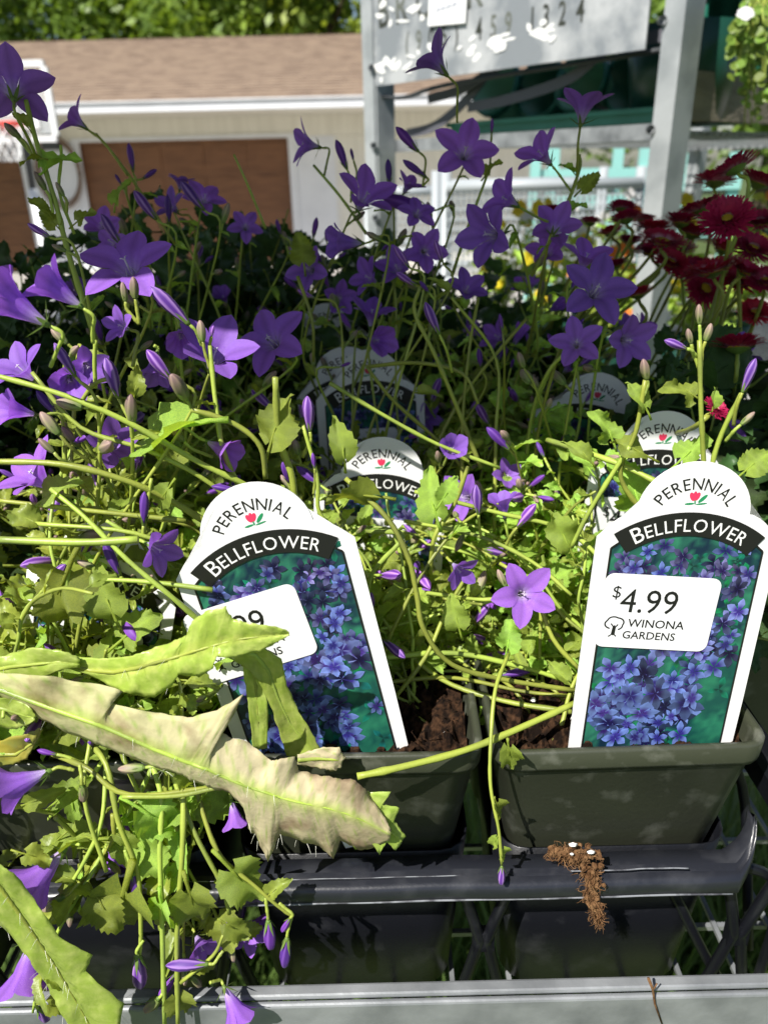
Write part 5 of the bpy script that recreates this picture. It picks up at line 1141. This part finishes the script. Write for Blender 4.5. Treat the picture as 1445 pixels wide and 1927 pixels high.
# ------------------------------------------------------------------ root clump on the bar
rc = thing('root_clump', 'dry brown root and soil clump hanging over the black tray bar', 'root clump', P(1090, 1605, .238))
rr = random.Random(5); b = MB()
path = [(1040, 1600, .2405), (1075, 1605, .238), (1105, 1615, .236), (1112, 1650, .2325), (1112, 1690, .231), (1125, 1720, .231), (1128, 1752, .231)]
cent = spline([P(*q) for q in path], 8); wds = [.0035, .005, .005, .0034, .0028, .0020, .0008]
for k in range(520):
    i = rr.randrange(0, int(len(cent) * .93)); w_ = wds[min(6, int(i / len(cent) * 7))] * .62
    a = cent[i] + Vector((rr.gauss(0, w_), rr.gauss(-.3, .5) * w_ * .5, rr.gauss(0, w_ * .7))); d = Vector((rr.gauss(0, 1), rr.gauss(-.2, .4), rr.gauss(-.5, .9))).normalized(); L = rr.uniform(.0025, .0065)
    q_ = [a]
    for h_ in range(5): d = (d + Vector((rr.gauss(0, .7), rr.gauss(0, .4), rr.gauss(-.25, .6)))).normalized(); q_.append(q_[-1] + d * L / 5)
    b.tube(q_, [.00022, .0002, .00018, .00015, .00012, .00008], 3)
b.build('root_fibres', m_root, rc)['kind'] = 'stuff'
b = MB()
for k in range(130):
    i = rr.randrange(0, int(len(cent) * .8)); w_ = wds[min(6, int(i / len(cent) * 7))] * .5; s = rr.uniform(.0006, .0019)
    b.lathe([(0, -s), (s, -s*.2), (s*.7, s*.6), (0, s)], 5, Matrix.Translation(cent[i] + Vector((rr.gauss(0, w_), rr.gauss(0, .3) * w_, rr.gauss(0, w_ * .6)))) @ Euler((rr.uniform(0, 3), rr.uniform(0, 3), 0)).to_matrix().to_4x4())
b.build('soil_crumbs', m_root, rc)['kind'] = 'stuff'
for (u, v, s) in ((1078, 1590, 1.3), (1112, 1604, 1.2), (1076, 1608, .6)): link('perlite_bit', perl_me, rc, Matrix.Translation(P(u, v, .2345)) @ Matrix.Rotation(s * 2, 4, 'X') @ Matrix.Diagonal((s * 1.1, s * .7, s * .6, 1)))
b = MB(); b.tube([P(1220, 1842, .2195), P(1228, 1862, .2195), P(1232, 1890, .2195), P(1246, 1930, .2195)], [.0007, .0006, .0005, .0003], 5); b.tube([P(1228, 1866, .2195), P(1236, 1852, .2190)], .0004, 4)
tag(b.build('twig', m_root, None, True), 'thin dry twig stuck to the galvanised front rail', 'twig')

# ------------------------------------------------------------------ red daisies
m_ray = M('daisy_ray', (.46, .016, .075), .5, spec=.3, attr=True, trans=.3, orand=.2)
m_disk = M('daisy_disk', (.62, .42, .02), .7, col2=(.40, .30, .02), vscale=900, bump=1, bscale=1500)
def daisy_mesh(seed, layers=5, n=46, rise=18, inner=.34):
    rr = random.Random(seed); b = MB()
    for l in range(layers):
        for k in range(n):
            a = 6.283 * (k + l * .31) / n + rr.uniform(-.05, .05); el = rad(rise + 12 * l + rr.uniform(-10, 10)); L = rr.uniform(.9, 1.03) * (1 - .09 * l)
            rot = Matrix.Rotation(a, 3, 'Z'); r0 = inner * .9; w_ = .05
            pts = [(r0, -w_ * .5, .02 * l), (r0, w_ * .5, .02 * l)]
            m1 = r0 + (L - r0) * .55 * math.cos(el); z1 = .02 * l + (L - r0) * .55 * math.sin(el); m2 = r0 + (L - r0) * math.cos(el * .8); z2 = .02 * l + (L - r0) * math.sin(el * .8)
            wh = (1.6, 30, 8) if rr.random() < .75 else (1.2, 6, 4)
            q = [b.vert(rot @ Vector(pts[0]), wh), b.vert(rot @ Vector(pts[1]), wh), b.vert(rot @ Vector((m1, w_, z1)), (1, 1, 1)), b.vert(rot @ Vector((m1, -w_, z1)), (1, 1, 1)), b.vert(rot @ Vector((m2, w_ * .75, z2 + .01)), (1.25, 1.5, 1.2)), b.vert(rot @ Vector((m2, -w_ * .75, z2 + .01)), (1.25, 1.5, 1.2))]
            b.face(q[0], q[1], q[2], q[3]); b.face(q[3], q[2], q[4], q[5])
    return b.mesh('flower_head', m_ray, False, True)
DA = [daisy_mesh(1, 7, 46, 14, .28), daisy_mesh(2, 7, 46, 16, .22), daisy_mesh(3, 4, 46, 10, .36)]
dk = (lambda b: (b.lathe([(.37, 0), (.33, .07), (.2, .13), (0, .15)], 14), b.mesh('disk', m_disk, True))[1])(MB())
inv = (lambda b: (b.lathe([(0, -.22), (.10, -.2), (.34, -.07), (.42, .0)], 12), b.mesh('bracts', m_calyx, True))[1])(MB())
dp = [Plant('red daisy plant nearest, with the big flower head facing left', pb(3, 2), 'red daisy plants', 'daisy_plant'), Plant('red daisy plant in the back row beside the trolley post', pb(2.05, 3.1), 'red daisy plants', 'daisy_plant'), Plant('red daisy plant in the far right corner of the rack', pb(3.1, 3.1), 'red daisy plants', 'daisy_plant')]
def daisy(k, u, v, Y, px, face, me=0, bend=0):
    p = dp[k]; c = P(u, v, Y); d = (c - Vector((0, 0, CAM_Z))).length; s = px * .92 * d / F / 2; f = CV(*face)
    o = link('flower_head', DA[me], p.o, orient(c, f, (p.r.gauss(0, 1), p.r.gauss(0, 1), 0), s)); link('disk', dk, o, None, True); link('bracts', inv, o, None, True)
    root = p.root(.035); q = c - f * s * .2
    p.stem([root, root.lerp(q, .5) + Vector((p.r.uniform(-.01, .01), 0, .01)), q - f * .015, q], .0016, .0014)
for a in ((0, 1368, 415, .46, 100, (-.35, .3, .9), 1), (0, 1340, 510, .48, 120, (-.3, .85, .3), 2), (0, 1385, 318, .50, 85, (-.35, .9, -.1), 0), (0, 1415, 470, .50, 85, (.1, .5, .8), 0), (0, 1425, 345, .52, 90, (.3, .8, .4), 0), (0, 1388, 655, .42, 105, (0, .97, .1), 1), (1, 1245, 455, .52, 95, (.05, .7, .6), 2), (1, 1230, 432, .55, 85, (0, .85, .4), 0), (1, 1170, 395, .58, 60, (.2, .95, 0), 1), (1, 1178, 415, .57, 65, (-.1, .95, 0), 1),
          (1, 1280, 420, .56, 80, (.1, .9, .3), 1), (1, 1260, 495, .54, 80, (.2, .5, .8), 0), (2, 1345, 345, .60, 80, (.1, .95, .1), 1), (2, 1320, 395, .58, 100, (-.3, .9, .1), 2), (2, 1300, 440, .57, 90, (.2, .8, .4), 0), (2, 1395, 530, .53, 90, (-.1, .6, .7), 0), (2, 1430, 420, .58, 80, (-.2, .7, .6), 0), (1, 1200, 555, .50, 75, (-.2, .9, .2), 0), (2, 1325, 545, .54, 85, (.1, .2, .9), 0), (1, 1045, 400, .60, 55, (.2, .8, .2), 1), (1, 1210, 415, .62, 55, (.1, .9, .2), 0), (2, 1420, 590, .52, 70, (-.1, .5, .8), 0), (1, 1150, 440, .62, 60, (-.2, .95, .1), 1), (0, 1345, 770, .33, 55, (.3, .4, .7), 1), (0, 1400, 510, .48, 75, (.3, .6, .6), 0), (1, 1225, 475, .56, 70, (-.2, .8, .5), 1), (1, 1185, 455, .60, 60, (0, .8, .4), 0), (2, 1275, 475, .58, 75, (-.2, .8, .5), 1), (2, 1360, 470, .56, 80, (.2, .8, .4), 1), (1, 1110, 420, .62, 50, (.1, .9, .2), 1), (2, 1300, 510, .56, 80, (-.2, .6, .7), 0), (0, 1440, 530, .50, 80, (-.2, .6, .7), 0), (1, 1160, 500, .56, 55, (-.2, .9, .3), 1)): daisy(*a)
for p in dp: p.spray(16, (0, 0, 1), (.04, .07), .8, .9, 0, .026)

# ------------------------------------------------------------------ violas on the trolley's lower shelf, trailing plant
m_yel = M('viola_yellow', (.75, .58, .03), .5, trans=.3, orand=.1); m_ora = M('viola_orange', (.75, .20, .015), .5, trans=.3); m_wht = M('petal_white', (.75, .73, .75), .5, trans=.3)
def viola_mesh(m):
    b = MB()
    for k, (a, s) in enumerate(((90, 1), (40, .8), (140, .8), (-20, .85), (200, .85), (-90, 1.0))):
        a = rad(a); c = Vector((.5*math.cos(a), .5*math.sin(a), .02 * k)); b.face(*[b.vert(c + Vector((.5*s*math.cos(t), .5*s*math.sin(t), .06*math.sin(2*t)))) for t in [6.283*i/9 for i in range(9)]])
    return b.mesh('flower', m)
VM = [viola_mesh(m_yel), viola_mesh(m_ora), viola_mesh(m_wht)]
zl = zs - .46
for i, (a, c, k, lb) in enumerate(((.10, .30, 0, 'yellow viola plant on the lower trolley shelf at the left'), (.26, .28, 0, 'yellow viola plant on the lower trolley shelf in the middle'), (.42, .26, 1, 'orange viola plant on the lower trolley shelf near the right post'), (.55, .30, 0, 'yellow viola plant on the lower trolley shelf behind the daisies'), (.50, .55, 1, 'orange viola plant deeper on the lower trolley shelf'), (.2, .5, 2, 'white viola plant deeper on the lower trolley shelf'))):
    q = TR(a, c, zl + .02); 
    po = thing('small_pot', 'small dark pot under the ' + lb.split(' on ')[0] + (' at the left' if i == 0 else ' in the middle' if i == 1 else ' near the right post' if i == 2 else ' behind the daisies' if i == 3 else ' deeper on the shelf'), 'plant pot', q, 'viola pots')
    b = MB(); b.lathe([(0, 0), (.04, 0), (.052, .10), (.049, .10), (.045, .09), (0, .09)], 16, Matrix.Translation(q)); b.build('pot_wall', m_dg, po, True)
    b = MB(); b.lathe([(.051, .09), (.056, .09), (.056, .102), (.049, .102)], 16, Matrix.Translation(q)); b.build('pot_rim', m_dg, po, True)
    p = Plant(lb, q + Vector((0, 0, .095)), 'viola plants', 'viola_plant')
    for j in range(22):
        rr = p.r; e = p.base + Vector((rr.gauss(0, .055), rr.gauss(0, .05), rr.uniform(.04, .24))); p.stem([p.base, p.base.lerp(e, .6) + Vector((0, 0, .01)), e], .0013, .001)
        if j < 12: link('flower', VM[k], p.o, orient(e, (rr.gauss(-.1, .4), -1, rr.gauss(.4, .3)), (0, 0, 1), rr.uniform(.013, .019)))
        for h_ in range(5): p.leaf(p.base.lerp(e, rr.uniform(.2, .95)), (rr.gauss(0, 1), rr.gauss(0, 1), .3), (0, -.3, 1), rr.uniform(.02, .034), narrow=False)
m_tl2 = M('trailing_leaf', (.20, .30, .05), .4, spec=.5, trans=.35, tcol=(1.2, 1.2, .5), orand=.3)
rl = (lambda b: (b.face(*[b.vert((.5*math.cos(t), .5 + .5*math.sin(t), .08*math.cos(2*t))) for t in [6.283*i/10 for i in range(10)]]), b.mesh('leaf', m_tl2))[1])(MB())
tpn = Plant('trailing plant with round yellow green leaves hanging in the upper right corner', P(1425, 30, 1.20), None, 'trailing_plant', 'plant')
for j in range(34):
    rr = tpn.r; u = rr.uniform(1385, 1470); v1 = rr.uniform(60, 245) if u > 1400 else rr.uniform(90, 170); Y = rr.uniform(1.12, 1.26)
    q = tpn.stem([P(1430 + rr.uniform(-20, 25), -20, 1.2), P((u + 1430) / 2, 20, Y), P(u, v1 * .55, Y), P(u + rr.uniform(-12, 12), v1, Y)], .0016, .001)
    for i in range(3, len(q)):
        for h_ in range(1):
            if tpn.nl > 290: break
            tpn.nl += 1; d = Vector((rr.choice((-1, 1)) * 1.0, rr.gauss(-.4, .5), rr.gauss(-.2, .4))).normalized()
            link('leaf', rl, tpn.o, orient(q[i], Vector((rr.gauss(0, .5), -1, rr.gauss(.6, .4))), d, rr.uniform(.008, .015)))
link('flower', VM[2], tpn.o, orient(P(1402, 25, 1.11), CV(-.2, .3, 1), (0, 0, 1), .012))
# weeds under the rack, seen between the struts
gb = MB(); rr = random.Random(9)
for k in range(2600):
    x, y = rr.uniform(-.6, .75), rr.uniform(.28, 1.1); z = 0; h_ = rr.uniform(.25, .75); a = rr.uniform(0, 6.28); ln = rr.uniform(.05, .25); w_ = rr.uniform(.003, .007)
    d = Vector((math.cos(a), math.sin(a), 0)); s_ = Vector((-d.y, d.x, 0)) * w_
    i = [gb.vert(Vector((x, y, 0)) - s_), gb.vert(Vector((x, y, 0)) + s_), gb.vert(Vector((x, y, h_ * .6)) + d * ln * .35 + s_), gb.vert(Vector((x, y, h_ * .6)) + d * ln * .35 - s_), gb.vert(Vector((x, y, h_)) + d * ln)]
    gb.face(i[0], i[1], i[2], i[3]); gb.face(i[3], i[2], i[4])
tag(gb.build('tall_grass', M('grass_blade', (.09, .15, .03), .5, trans=.3), None), 'tall grass growing on the ground under the rack', 'grass', None, 'stuff')

for p_ in ALL: p_.finish()
